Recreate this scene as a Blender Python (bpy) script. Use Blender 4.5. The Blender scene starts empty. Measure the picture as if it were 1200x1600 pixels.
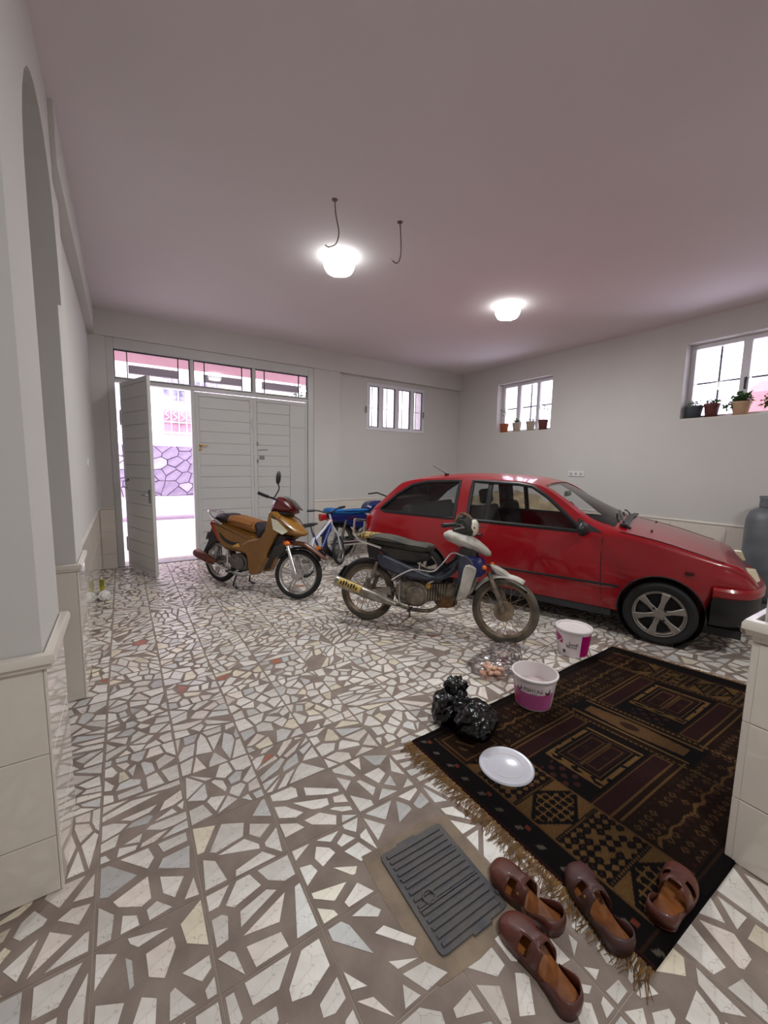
import bpy, bmesh, math, random
import numpy as np
from mathutils import Matrix, Vector, Euler, noise as mnoise
rnd = random.Random(7)
PI = math.pi
scn = bpy.context.scene
COL = scn.collection

# ------------------------------------------------------------------ camera
FPX, CAM_H = 630.0, 1.5
PITCH, YAW, ROLL = math.radians(6.7), math.radians(32.9), math.radians(-1.1)
_f = Vector((math.sin(YAW) * math.cos(PITCH), math.cos(YAW) * math.cos(PITCH), -math.sin(PITCH)))
_r = Vector((math.cos(YAW), -math.sin(YAW), 0)); _d = _f.cross(_r)
CR = math.cos(ROLL) * _r + math.sin(ROLL) * _d
CD = -math.sin(ROLL) * _r + math.cos(ROLL) * _d
CF = _f
cam = bpy.data.objects.new('camera', bpy.data.cameras.new('camera'))
COL.objects.link(cam)
cam.data.sensor_fit = 'HORIZONTAL'; cam.data.sensor_width = 36.0
cam.data.lens = 36.0 * FPX / 1200.0
cam.data.clip_start = 0.05; cam.data.clip_end = 300
cam.matrix_world = Matrix(((CR.x, -CD.x, -CF.x, 0), (CR.y, -CD.y, -CF.y, 0), (CR.z, -CD.z, -CF.z, CAM_H), (0, 0, 0, 1)))
scn.camera = cam

def ray(x, y): return CR * ((x - 600) / FPX) + CD * ((y - 800) / FPX) + CF
def g(x, y, z=0.0):                       # pixel -> point on a horizontal plane
    d = ray(x, y); t = (z - CAM_H) / d.z; return Vector((d.x * t, d.y * t, z))
def at(x, y, Y):                          # pixel -> point on a plane of constant Y
    d = ray(x, y); t = Y / d.y; return Vector((d.x * t, Y, CAM_H + d.z * t))
def depth(p): return (Vector(p) - Vector((0, 0, CAM_H))).dot(CF)
def proj(p):
    v = Vector(p) - Vector((0, 0, CAM_H)); w = v.dot(CF)
    return 600 + FPX * v.dot(CR) / w, 800 + FPX * v.dot(CD) / w

# ------------------------------------------------------------------ sky, exposure
SKY = 3.4
LAMP = 175.0
world = bpy.data.worlds.new('overcast_sky'); scn.world = world; world.use_nodes = True
_bg = world.node_tree.nodes['Background']
_bg.inputs['Color'].default_value = (0.90, 0.85, 1.0, 1); _bg.inputs['Strength'].default_value = SKY
vs = scn.view_settings
vs.view_transform = 'Standard'; vs.look = 'None'; vs.gamma = 1.0; vs.use_curve_mapping = False
vs.exposure = 0.92

# ------------------------------------------------------------------ materials
def lin(r, g_, b):
    def c(v):
        v /= 255.0
        return v / 12.92 if v <= 0.04045 else ((v + 0.055) / 1.055) ** 2.4
    return (c(r), c(g_), c(b), 1)
MATS = {}
def mat(name, col, rough=0.5, metal=0.0, var=0.0, vscale=6.0, bump=0.0, bscale=80.0, coat=0.0, emit=0.0, spec=0.5, col2=None, attr=None, sheen=0.0):
    if name in MATS: return MATS[name]
    m = bpy.data.materials.new(name); m.use_nodes = True
    nt = m.node_tree; b = nt.nodes['Principled BSDF']
    b.inputs['Base Color'].default_value = col
    b.inputs['Roughness'].default_value = rough; b.inputs['Metallic'].default_value = metal
    b.inputs['Specular IOR Level'].default_value = spec
    b.inputs['Coat Weight'].default_value = coat; b.inputs['Coat Roughness'].default_value = 0.05
    b.inputs['Sheen Weight'].default_value = sheen
    if emit:
        b.inputs['Emission Color'].default_value = col; b.inputs['Emission Strength'].default_value = emit
    tc = nt.nodes.new('ShaderNodeTexCoord')
    if attr:
        a = nt.nodes.new('ShaderNodeAttribute'); a.attribute_name = attr
        nt.links.new(a.outputs['Color'], b.inputs['Base Color'])
    elif var or col2:
        n = nt.nodes.new('ShaderNodeTexNoise'); n.inputs['Scale'].default_value = vscale; n.inputs['Detail'].default_value = 5
        nt.links.new(tc.outputs['Object'], n.inputs['Vector'])
        rp = nt.nodes.new('ShaderNodeValToRGB')
        c2 = col2 or tuple(v * (1 - var) for v in col[:3]) + (1,)
        rp.color_ramp.elements[0].position = 0.35; rp.color_ramp.elements[1].position = 0.68
        rp.color_ramp.elements[0].color = c2; rp.color_ramp.elements[1].color = col
        nt.links.new(n.outputs['Fac'], rp.inputs['Fac']); nt.links.new(rp.outputs['Color'], b.inputs['Base Color'])
    if bump:
        n2 = nt.nodes.new('ShaderNodeTexNoise'); n2.inputs['Scale'].default_value = bscale; n2.inputs['Detail'].default_value = 4
        nt.links.new(tc.outputs['Object'], n2.inputs['Vector'])
        bp = nt.nodes.new('ShaderNodeBump'); bp.inputs['Strength'].default_value = bump; bp.inputs['Distance'].default_value = 0.01
        nt.links.new(n2.outputs['Fac'], bp.inputs['Height']); nt.links.new(bp.outputs['Normal'], b.inputs['Normal'])
    MATS[name] = m
    return m
def glass_mat(name, tint, gloss=0.08, rough=0.02):
    m = bpy.data.materials.new(name); m.use_nodes = True; nt = m.node_tree
    for n in list(nt.nodes):
        if n.type != 'OUTPUT_MATERIAL': nt.nodes.remove(n)
    out = [n for n in nt.nodes if n.type == 'OUTPUT_MATERIAL'][0]
    t = nt.nodes.new('ShaderNodeBsdfTransparent'); t.inputs['Color'].default_value = tint
    gl = nt.nodes.new('ShaderNodeBsdfGlossy'); gl.inputs['Roughness'].default_value = rough
    lw = nt.nodes.new('ShaderNodeLayerWeight'); lw.inputs['Blend'].default_value = 0.25
    ad = nt.nodes.new('ShaderNodeMath'); ad.operation = 'ADD'; ad.inputs[1].default_value = gloss; ad.use_clamp = True
    mx = nt.nodes.new('ShaderNodeMixShader')
    nt.links.new(lw.outputs['Fresnel'], ad.inputs[0]); nt.links.new(ad.outputs[0], mx.inputs['Fac'])
    nt.links.new(t.outputs[0], mx.inputs[1]); nt.links.new(gl.outputs[0], mx.inputs[2]); nt.links.new(mx.outputs[0], out.inputs['Surface'])
    return m

WALL = mat('wall_paint', lin(211, 207, 204), 0.85, var=0.03, vscale=2.0, bump=0.05, bscale=200)
CEIL = mat('ceiling_paint', lin(228, 219, 223), 0.9, var=0.02, vscale=1.5)
TILE = mat('glazed_tile', lin(230, 220, 210), 0.05, var=0.04, vscale=3.0, spec=0.8)
GROUT = mat('tile_grout', lin(186, 172, 158), 0.9)
CAP = mat('cap_rail_ceramic', lin(226, 216, 206), 0.2)
WHITE = mat('white_painted_steel', lin(204, 202, 200), 0.35, var=0.03, vscale=3)
PVC = mat('white_window_frame', lin(228, 226, 232), 0.4)
BLACK = mat('black_plastic', lin(26, 25, 27), 0.45, bump=0.03)
RUBBER = mat('tyre_rubber', lin(34, 33, 34), 0.8, bump=0.1, bscale=60)
CHROME = mat('chrome', (0.75, 0.75, 0.75, 1), 0.15, 1.0)
STEEL = mat('dull_steel', lin(150, 148, 145), 0.4, 0.9, var=0.25, vscale=20)
ALLOY = mat('alloy_wheel', lin(190, 186, 182), 0.35, 0.7, var=0.1)
GLASS = glass_mat('clear_glass', (0.95, 0.95, 0.97, 1), 0.04)
MORTAR = mat('floor_mortar', lin(150, 134, 124), 0.75, col2=lin(124, 108, 100), vscale=7, bump=0.2, bscale=300)
JOINT = mat('floor_joint', lin(168, 152, 138), 0.8, var=0.15)
BRASS = mat('brass', lin(190, 150, 80), 0.3, 0.9)

# ------------------------------------------------------------------ mesh helpers
def offset_poly(P, d):
    """move polygon vertices inward by d (P counter-clockwise or clockwise)"""
    n = len(P); A = sum(P[i][0] * P[(i + 1) % n][1] - P[(i + 1) % n][0] * P[i][1] for i in range(n))
    s = 1 if A > 0 else -1; out = []
    for i in range(n):
        p0, p1, p2 = Vector(P[i - 1]), Vector(P[i]), Vector(P[(i + 1) % n])
        a, b = (p1 - p0), (p2 - p1)
        if a.length < 1e-9 or b.length < 1e-9: out.append(tuple(p1)); continue
        a.normalize(); b.normalize()
        na, nb = Vector((-a.y, a.x)) * s, Vector((-b.y, b.x)) * s
        m = na + nb; L = m.length
        if L < 0.3: m = na; k = 1
        else: m /= L; k = 1 / max(0.5, m.dot(na))
        out.append(tuple(p1 + m * d * k))
    return out
def smooth_pts(P, n=4, closed=False):
    P = [Vector(p) for p in P]; N = len(P); out = []
    rng = range(N) if closed else range(N - 1)
    for i in rng:
        if closed: p0, p1, p2, p3 = P[i - 1], P[i], P[(i + 1) % N], P[(i + 2) % N]
        else: p0, p1, p2, p3 = P[max(i - 1, 0)], P[i], P[i + 1], P[min(i + 2, N - 1)]
        for k in range(n):
            t = k / n
            out.append(0.5 * ((2 * p1) + (p2 - p0) * t + (2 * p0 - 5 * p1 + 4 * p2 - p3) * t * t + (3 * p1 - p0 - 3 * p2 + p3) * t ** 3))
    if not closed: out.append(P[-1])
    return [tuple(p) for p in out]
def xf(loc=(0, 0, 0), rot=(0, 0, 0), sc=(1, 1, 1)):
    return Matrix.LocRotScale(Vector(loc), Euler(rot), Vector(sc))
class MB:
    def __init__(s, M=None): s.v = []; s.f = []; s.M = M or Matrix.Identity(4)
    def add(s, V, F, M=None):
        T = s.M @ M if M is not None else s.M; o = len(s.v)
        s.v += [tuple(T @ Vector(p)) for p in V]; s.f += [tuple(i + o for i in f) for f in F]; return s
    def box(s, c, d, rot=(0, 0, 0), M=None):
        x, y, z = d[0] / 2, d[1] / 2, d[2] / 2
        V = [(-x, -y, -z), (x, -y, -z), (x, y, -z), (-x, y, -z), (-x, -y, z), (x, -y, z), (x, y, z), (-x, y, z)]
        F = [(0, 3, 2, 1), (4, 5, 6, 7), (0, 1, 5, 4), (1, 2, 6, 5), (2, 3, 7, 6), (3, 0, 4, 7)]
        T = xf(c, rot); return s.add(V, F, (M @ T) if M is not None else T)
    def bb(s, a, b): return s.box([(a[i] + b[i]) / 2 for i in range(3)], [abs(b[i] - a[i]) for i in range(3)])
    def rings(s, R, cap0=True, cap1=True, closed=False, M=None):
        n = len(R[0]); V = [p for r in R for p in r]; F = []
        m = len(R)
        for i in range(m if closed else m - 1):
            a, b = i * n, ((i + 1) % m) * n
            for j in range(n): F.append((a + j, a + (j + 1) % n, b + (j + 1) % n, b + j))
        if not closed:
            if cap0: F.append(tuple(range(n - 1, -1, -1)))
            if cap1: F.append(tuple(range((m - 1) * n, m * n)))
        return s.add(V, F, M)
    def tube(s, P, r, n=8, closed=False, cap=True, flat=1.0, M=None):
        P = [Vector(p) for p in P]; N = len(P)
        rr = r if isinstance(r, (list, tuple)) else [r] * N
        R = []; up = None
        for i in range(N):
            if closed: t = P[(i + 1) % N] - P[i - 1]
            else: t = P[min(i + 1, N - 1)] - P[max(i - 1, 0)]
            t.normalize()
            if up is None:
                up = Vector((0, 0, 1)) if abs(t.z) < 0.9 else Vector((0, 1, 0))
            u = up - t * up.dot(t)
            if u.length < 1e-4: u = t.orthogonal()
            u.normalize(); w = t.cross(u); up = u
            R.append([tuple(P[i] + (u * math.cos(2 * PI * k / n) * flat + w * math.sin(2 * PI * k / n)) * rr[i]) for k in range(n)])
        return s.rings(R, cap, cap, closed, M)
    def cyl(s, a, b, r, r2=None, n=16): return s.tube([a, b], [r, r if r2 is None else r2], n)
    def lathe(s, prof, n=24, M=None, cap0=True, cap1=True):
        R = [[(r * math.cos(2 * PI * k / n), r * math.sin(2 * PI * k / n), z) for k in range(n)] for r, z in prof]
        return s.rings(R, cap0, cap1, M=M)
    def slab(s, poly, y0, y1, r=0.0, M=None):
        """polygon in the xz plane extruded along y, edges chamfered by r"""
        if r:
            q = offset_poly(poly, r); L = [(q, y0), (poly, y0 + r), (poly, y1 - r), (q, y1)]
        else: L = [(poly, y0), (poly, y1)]
        R = [[(p[0], y, p[1]) for p in pl] for pl, y in L]
        return s.rings(R, M=M)
    def plate(s, poly, z0, z1, r=0.0, M=None):
        """polygon in the xy plane extruded along z"""
        if r:
            q = offset_poly(poly, r); L = [(q, z0), (poly, z0 + r), (poly, z1 - r), (q, z1)]
        else: L = [(poly, z0), (poly, z1)]
        R = [[(p[0], p[1], z) for p in pl] for pl, z in L]
        return s.rings(R, M=M)
    def ball(s, c, r, n=16, m=10, M=None):
        r = r if isinstance(r, (list, tuple)) else (r, r, r)
        R = []
        for i in range(1, m):
            a = PI * i / m
            R.append([(c[0] + r[0] * math.sin(a) * math.cos(2 * PI * k / n), c[1] + r[1] * math.sin(a) * math.sin(2 * PI * k / n), c[2] - r[2] * math.cos(a)) for k in range(n)])
        return s.rings(R, M=M)
    def torus(s, R_, r, n=40, m=10, M=None, sq=1.0):
        """ring around the y axis"""
        R = []
        for i in range(n):
            a = 2 * PI * i / n
            R.append([((R_ + r * math.cos(2 * PI * k / m)) * math.cos(a), r * sq * math.sin(2 * PI * k / m), (R_ + r * math.cos(2 * PI * k / m)) * math.sin(a)) for k in range(m)])
        return s.rings(R, closed=True, M=M)
    def grid(s, pts, M=None):
        a, b = len(pts), len(pts[0]); V = [p for r in pts for p in r]
        F = [(i * b + j, i * b + j + 1, (i + 1) * b + j + 1, (i + 1) * b + j) for i in range(a - 1) for j in range(b - 1)]
        return s.add(V, F, M)
    def mesh(s, name, smooth=True, ang=38):
        me = bpy.data.meshes.new(name); me.from_pydata(s.v, [], s.f); me.validate(); me.update()
        bm = bmesh.new(); bm.from_mesh(me); bmesh.ops.recalc_face_normals(bm, faces=bm.faces); bm.to_mesh(me); bm.free()
        if smooth:
            me.polygons.foreach_set('use_smooth', [True] * len(me.polygons)); me.set_sharp_from_angle(angle=math.radians(ang))
        return me
    def obj(s, name, m, parent=None, smooth=True, bevel=0.0, solid=0.0, ang=38):
        return link(name, s.mesh(name, smooth, ang), m, parent, bevel, solid)
def link(name, me, m=None, parent=None, bevel=0.0, solid=0.0):
    o = bpy.data.objects.new(name, me); COL.objects.link(o)
    if m is not None and me is not None and not me.materials: me.materials.append(m)
    if parent is not None: o.parent = parent
    if solid:
        md = o.modifiers.new('thickness', 'SOLIDIFY'); md.thickness = solid; md.offset = 0
    if bevel:
        md = o.modifiers.new('bevel', 'BEVEL'); md.width = bevel; md.segments = 2; md.limit_method = 'ANGLE'
    return o
def tag(o, label, cat, group=None):
    o['label'] = label; o['category'] = cat
    if group: o['group'] = group
    return o
def thing(name, label, cat, loc=(0, 0, 0), rot=(0, 0, 0), group=None):
    o = bpy.data.objects.new(name, None); COL.objects.link(o); o.location = loc; o.rotation_euler = rot
    o.empty_display_size = 0.1
    return tag(o, label, cat, group)
def struct(o): o['kind'] = 'structure'; return o
def sroot(name, loc=(0, 0, 0), rot=(0, 0, 0)):
    o = bpy.data.objects.new(name, None); COL.objects.link(o); o.location = loc; o.rotation_euler = rot
    return struct(o)
def boolean(o, cutters):
    for c in cutters:
        md = o.modifiers.new('cut', 'BOOLEAN'); md.object = c; md.solver = 'EXACT'; md.operation = 'DIFFERENCE'
    dg = bpy.context.evaluated_depsgraph_get()
    me = bpy.data.meshes.new_from_object(o.evaluated_get(dg))
    o.modifiers.clear(); old = o.data; o.data = me
    for c in cutters:
        cm = c.data; bpy.data.objects.remove(c); bpy.data.meshes.remove(cm)
    bpy.data.meshes.remove(old)
def text_mesh(txt, size, ext=0.0006):
    cu = bpy.data.curves.new('lettering', 'FONT'); cu.body = txt; cu.size = size; cu.extrude = ext; cu.align_x = 'CENTER'; cu.resolution_u = 2
    o = bpy.data.objects.new('lettering', cu); COL.objects.link(o)
    me = bpy.data.meshes.new_from_object(o.evaluated_get(bpy.context.evaluated_depsgraph_get()))
    bpy.data.objects.remove(o); bpy.data.curves.remove(cu)
    return me
# ------------------------------------------------------------------ room shell
XR, YF, ZC = 6.21, 6.62, 3.42            # right wall face, gate wall face, ceiling
YB, XL = -2.6, -0.29                     # back of the hall, left wall face
WZ = 0.84                                # wainscot height

struct(MB().bb((-2.4, YB - .2, ZC), (XR + .25, YF + .4, ZC + .2)).obj('ceiling', CEIL, smooth=False))

def tiles(parent, origin, du, width, nrm, z0, z1, tw, th, first=None, thick=.008):
    """tiles laid on a vertical face: origin + du*u, outward normal nrm"""
    du = Vector(du); nrm = Vector(nrm); zs = [z0]; z = z0 + (first or th)
    while z < z1 - .02: zs.append(z); z += th
    zs.append(z1); n = max(1, round(width / tw)); w = width / n; cache = {}
    for i in range(n):
        for k in range(len(zs) - 1):
            h = zs[k + 1] - zs[k]; key = round(h, 3)
            if key not in cache:
                m = MB(); a, b = w / 2 - .0015, h / 2 - .0015; c = .0025; R = []
                for q, y in ((0, 0), (0, thick - c), (c, thick)):
                    R.append([tuple(du * (sx * (a - q)) + nrm * y + Vector((0, 0, sz * (b - q)))) for sx, sz in ((-1, -1), (1, -1), (1, 1), (-1, 1))])
                m.rings(R, cap0=False); cache[key] = m.mesh('tile', False); cache[key].materials.append(TILE)
            o = link('tile', cache[key], None, parent)
            o.location = Vector(origin) + du * (w * (i + .5)) + Vector((0, 0, (zs[k] + zs[k + 1]) / 2))
def caprail(parent, pts, nrms, z, h=.045, out=.028):
    """moulded rail along a path of corners; nrms: outward offset directions"""
    prof = [(0, -h * .5), (out * .55, -h * .5), (out * .7, -h * .2), (out, -h * .1), (out, h * .25), (out * .8, h * .45), (out * .3, h * .5), (0, h * .5)]
    R = [[tuple(Vector(p) + Vector(n) * o + Vector((0, 0, z + dz))) for o, dz in prof] for p, n in zip(pts, nrms)]
    return MB().rings(R).obj('cap_rail', CAP, parent)

# gate wall: lintel, pier, recessed window wall
W1 = (3.89, 5.26, 2.15, 3.02)            # small window x0 x1 z0 z1
m = MB()
m.bb((-.55, YF - .04, 3.10), (XR + .25, YF + .36, ZC))
m.bb((-.55, YF - .02, 0), (-.12, YF + .36, 3.10))
m.bb((2.80, YF - .02, 0), (3.30, YF + .36, 3.10))
m.bb((3.30, YF + .08, 0), (W1[0], YF + .36, 3.10)); m.bb((W1[1], YF + .08, 0), (XR + .25, YF + .36, 3.10))
m.bb((W1[0], YF + .08, 0), (W1[1], YF + .36, W1[2])); m.bb((W1[0], YF + .08, W1[3]), (W1[1], YF + .36, 3.10))
wf = struct(m.obj('wall_front', WALL, smooth=False))
tiles(wf, (2.80, YF - .02, 0), (1, 0, 0), .5, (0, -1, 0), 0, WZ - .02, .5, .305, .21)
tiles(wf, (3.30, YF + .08, 0), (1, 0, 0), XR - 3.30, (0, -1, 0), 0, WZ - .02, .6, .305, .21)
caprail(wf, [(2.80, YF - .02, 0), (3.30, YF - .02, 0), (3.30, YF + .08, 0), (XR, YF + .08, 0)], [(0, -1, 0), (.3, -1, 0), (.3, -1, 0), (0, -1, 0)], WZ, .03, .014)
tiles(wf, (-.29, YF - .02, 0), (1, 0, 0), .17, (0, -1, 0), 0, WZ - .02, .3, .305, .21)
caprail(wf, [(-.29, YF - .02, 0), (-.12, YF - .02, 0)], [(0, -1, 0), (0, -1, 0)], WZ, .03, .014)

# right wall with two deep windows
WR = [(4.40, 5.60, 2.15, 3.08), (1.27, 2.46, 2.16, 3.12)]
m = MB(); ys = [YB, WR[1][0], WR[1][1], WR[0][0], WR[0][1], YF + .36]
for i in range(5):
    a, b = ys[i], ys[i + 1]
    if i in (1, 3):
        w = WR[1] if i == 1 else WR[0]
        m.bb((XR, a, 0), (XR + .3, b, w[2])); m.bb((XR, a, w[3]), (XR + .3, b, ZC))
    else: m.bb((XR, a, 0), (XR + .3, b, ZC))
wr = struct(m.obj('wall_right', WALL, smooth=False))
tiles(wr, (XR, -.6, 0), (0, 1, 0), YF + .08 + .6, (-1, 0, 0), 0, WZ - .02, .6, .305, .21)
caprail(wr, [(XR, -.6, 0), (XR, YF + .08, 0)], [(-1, 0, 0), (-1, 0, 0)], WZ, .03, .014)

# back of the hall behind the camera
struct(MB().bb((-2.4, YB - .25, 0), (XR + .3, YB, ZC)).obj('wall_back', WALL, smooth=False))

# left side: near pier, arch, second pier, recessed wall with beam
def arch_wall():
    """wall slab in the plane x=-.25, arched opening between y 2.07 and 3.02"""
    a, b, top, zs = 2.07, 3.02, 3.14, 2.36; N = 14
    c = (a + b) / 2; hw = (b - a) / 2
    arc = [(c - hw * math.cos(PI * i / N), zs + (top - zs) * math.sin(PI * i / N) ** .8) for i in range(N + 1)]
    m = MB()
    for i in range(N):
        (y0, z0), (y1, z1) = arc[i], arc[i + 1]
        P = [(y0, z0), (y1, z1), (y1, ZC), (y0, ZC)]
        V = [(-.25, y, z) for y, z in P] + [(-.62, y, z) for y, z in P]
        m.add(V, [(0, 1, 2, 3), (7, 6, 5, 4), (0, 4, 5, 1), (1, 5, 6, 2), (2, 6, 7, 3), (3, 7, 4, 0)])
    return m
m = arch_wall()
m.bb((-2.4, 1.655, 0), (-.25, 2.07, ZC))
m.bb((-.62, 3.02, 0), (-.265, 3.46, ZC))
m.bb((-.62, 3.46, 0), (XL - .01, YF, ZC))
m.bb((XL - .02, 3.02, 3.10), (-.225, YF - .04, ZC))
wl = struct(m.obj('wall_left', WALL, smooth=False))
tiles(wl, (-.25 - .6, 1.655, 0), (1, 0, 0), .6, (0, -1, 0), 0, .82, .6, .305, .21)
tiles(wl, (-.25, 1.647, 0), (0, 1, 0), .423, (1, 0, 0), 0, .82, .6, .305, .21)
caprail(wl, [(-.9, 1.65, 0), (-.245, 1.65, 0), (-.245, 2.07, 0), (-.4, 2.07, 0)], [(0, -1, 0), (1, -1, 0), (1, .3, 0), (0, .3, 0)], .845, .05, .03)
tiles(wl, (-.62, 3.02, 0), (1, 0, 0), .355, (0, -1, 0), 0, .82, .6, .82)
tiles(wl, (-.265, 3.012, 0), (0, 1, 0), .448, (1, 0, 0), 0, .82, .6, .82)
caprail(wl, [(-.62, 3.015, 0), (-.26, 3.015, 0), (-.26, 3.46, 0)], [(0, -1, 0), (1, -1, 0), (1, 0, 0)], .845, .045, .022)
tiles(wl, (XL - .01, 3.46, 0), (0, 1, 0), YF - .02 - 3.46, (1, 0, 0), 0, .82, .6, .305, .21)
caprail(wl, [(XL - .01, 3.46, 0), (XL - .01, YF - .02, 0)], [(1, 0, 0), (1, 0, 0)], .835, .03, .014)
# space beyond the arch and to the left of the camera
m = MB(); m.bb((-2.65, YB - .25, 0), (-2.4, YF, ZC)); m.bb((-2.4, 3.46, 0), (-.62, 3.7, ZC))
struct(m.obj('wall_side', WALL, smooth=False))

# right foreground pillar
pil = sroot('wall_pillar')
MB().bb((1.935, -.02, 0), (2.40, .43, ZC)).obj('pillar_core', WALL, pil, smooth=False)
tiles(pil, (1.935, -.02, 0), (0, 1, 0), .452, (-1, 0, 0), 0, .92, .5, .31, .26, thick=.022)
tiles(pil, (1.913, .43, 0), (1, 0, 0), .487, (0, 1, 0), 0, .92, .5, .31, .26, thick=.022)
caprail(pil, [(1.915, -.02, 0), (1.915, .45, 0), (2.40, .45, 0)], [(-1, 0, 0), (-1, 1, 0), (0, 1, 0)], .935, .06, .03)

# ------------------------------------------------------------------ floor: mortar slabs with broken marble set in them
floor = struct(MB().bb((-2.4, YB, -.12), (XR + .3, YF + .36, -.0028)).obj('floor', JOINT, smooth=False))
SP = .3105; X0, Y0 = -.147, 1.365
DRAIN = [g(588, 1343), g(680, 1290), g(797, 1410), g(700, 1495)]
DC = sum(DRAIN, Vector()) / 4
def near_drain(x, y): return abs(x - DC.x) < .215 and abs(y - DC.y) < .25
def shade():
    r = rnd.random()
    if r < .62: c = (226, 219, 213)
    elif r < .78: c = (228, 216, 208)
    elif r < .88: c = (212, 208, 206)
    elif r < .945: c = (224, 212, 192)
    elif r < .998: c = (192, 189, 188)
    else: c = (180, 112, 90)
    k = rnd.uniform(.93, 1.05); return lin(*(min(255, v * k) for v in c))
def clip(P, nx, ny, d):                   # keep nx*x+ny*y<=d
    out = []
    for i in range(len(P)):
        a, b = P[i - 1], P[i]; da, db = nx * a[0] + ny * a[1] - d, nx * b[0] + ny * b[1] - d
        if (da <= 0) != (db <= 0):
            t = da / (da - db); out.append((a[0] + (b[0] - a[0]) * t, a[1] + (b[1] - a[1]) * t))
        if db <= 0: out.append(b)
    return out
def area(P): return abs(sum(P[i - 1][0] * P[i][1] - P[i][0] * P[i - 1][1] for i in range(len(P)))) / 2
def simplify(P, tol):
    out = []
    for p in P:
        if not out or math.hypot(p[0] - out[-1][0], p[1] - out[-1][1]) > tol: out.append(p)
    if len(out) > 2 and math.hypot(out[0][0] - out[-1][0], out[0][1] - out[-1][1]) < tol: out.pop()
    return out
def cells(x0, y0, x1, y1, n, gap, aniso=1.0, ang=0.0, jitter=.7):
    """broken pieces filling a rectangle: cells of a point set, pulled apart by a gap"""
    ca, sa = math.cos(ang), math.sin(ang); S = []; w, h = x1 - x0, y1 - y0
    best = math.sqrt(w * h / n) * jitter
    for _ in range(n * 30):
        p = (rnd.uniform(x0, x1), rnd.uniform(y0, y1))
        u = (p[0] * ca + p[1] * sa, (-p[0] * sa + p[1] * ca) * aniso)
        if all(math.hypot(u[0] - q[1][0], u[1] - q[1][1]) > best * math.sqrt(aniso) for q in S): S.append((p, u))
        if len(S) >= n: break
    out = []
    for i, (p, u) in enumerate(S):
        e = gap * rnd.uniform(.6, 1.5)
        P = [(x0 + gap * .6, y0 + gap * .6), (x1 - gap * .6, y0 + gap * .6), (x1 - gap * .6, y1 - gap * .6), (x0 + gap * .6, y1 - gap * .6)]
        for j, (q, v) in enumerate(S):
            if i == j: continue
            du = (v[0] - u[0], v[1] - u[1]); mu = ((v[0] + u[0]) / 2, (v[1] + u[1]) / 2)
            nx = du[0] * ca - du[1] * aniso * sa; ny = du[0] * sa + du[1] * aniso * ca
            L = math.hypot(nx, ny); mx = (mu[0] * ca - mu[1] / aniso * sa, mu[0] * sa + mu[1] / aniso * ca)
            P = clip(P, nx / L, ny / L, (nx * mx[0] + ny * mx[1]) / L - e * rnd.uniform(.5, 1.1))
            if len(P) < 3: break
        if len(P) >= 3: out.append(P)
    return out
RUGQ = [(1.27, .42), (3.72, .40), (3.41, 1.68), (1.25, 1.62)]
slabs, shards = [], []
ix0, ix1 = math.floor((-2.3 - X0) / SP), math.ceil((XR - X0) / SP)
iy0, iy1 = math.floor((YB - Y0) / SP), math.ceil((YF + .30 - Y0) / SP)
for ix in range(ix0, ix1):
    for iy in range(iy0, iy1):
        x0, y0 = X0 + ix * SP, Y0 + iy * SP; x1, y1 = x0 + SP, y0 + SP
        x0, x1, y0, y1 = max(x0, -2.39), min(x1, XR), max(y0, YB), min(y1, YF + .30)
        if x1 - x0 < .03 or y1 - y0 < .03: continue
        if x1 < -.63 and y1 > 1.66: continue
        cx, cy = (x0 + x1) / 2, (y0 + y1) / 2
        q = .0018
        slabs.append((x0 + q, y0 + q, x1 - q, y1 - q))
        if cy < -.7 or cx < -1.2: continue
        a = (x1 - x0) * (y1 - y0) / SP ** 2
        nearb = cy < 1.7
        n = max(2, int((rnd.choice((9, 10, 11, 13)) if nearb else rnd.choice((13, 15, 17, 19))) * a))
        strip = rnd.random() < (.28 if nearb else .38)
        for P in cells(x0, y0, x1, y1, n, rnd.uniform(.009, .013) if nearb else rnd.uniform(.006, .009), rnd.uniform(1.8, 3.0) if strip else rnd.uniform(1, 1.35), rnd.uniform(0, PI), .62 if strip else .7):
            P = simplify(P, .014)
            if len(P) > 3 and rnd.random() < (.25 if len(P) < 5 else .6): P.pop(rnd.randrange(len(P)))
            per = sum(math.hypot(P[k][0] - P[k - 1][0], P[k][1] - P[k - 1][1]) for k in range(len(P))) if len(P) > 2 else 1
            if len(P) < 3 or area(P) < .00035 or area(P) < .019 * per * per: continue
            mx = sum(p[0] for p in P) / len(P); my = sum(p[1] for p in P) / len(P)
            if near_drain(mx, my): continue
            s = rnd.uniform(.8, .97) if my < 1.7 else rnd.uniform(.88, 1.0); P = [(mx + (p[0] - mx) * s, my + (p[1] - my) * s) for p in P]
            shards.append((P, mx, my))
def vis_area(A, x, y):
    if depth((x, y, 0)) < .3: return 0
    u, v = proj((x, y, 0))
    if not (-20 < u < 1220 and 0 < v < 1620): return 0
    if 1.28 < x < 3.4 and .45 < y < 1.6: return 0
    if x < -.25 and y > 1.65: return 0
    if x > 1.9 and y < .45: return 0
    d = Vector((x, y, -CAM_H)); return A * CAM_H / d.length ** 3
slabs.sort(key=lambda s: -vis_area((s[2] - s[0]) * (s[3] - s[1]), (s[0] + s[2]) / 2, (s[1] + s[3]) / 2))
rest = MB(); cache = {}
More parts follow.
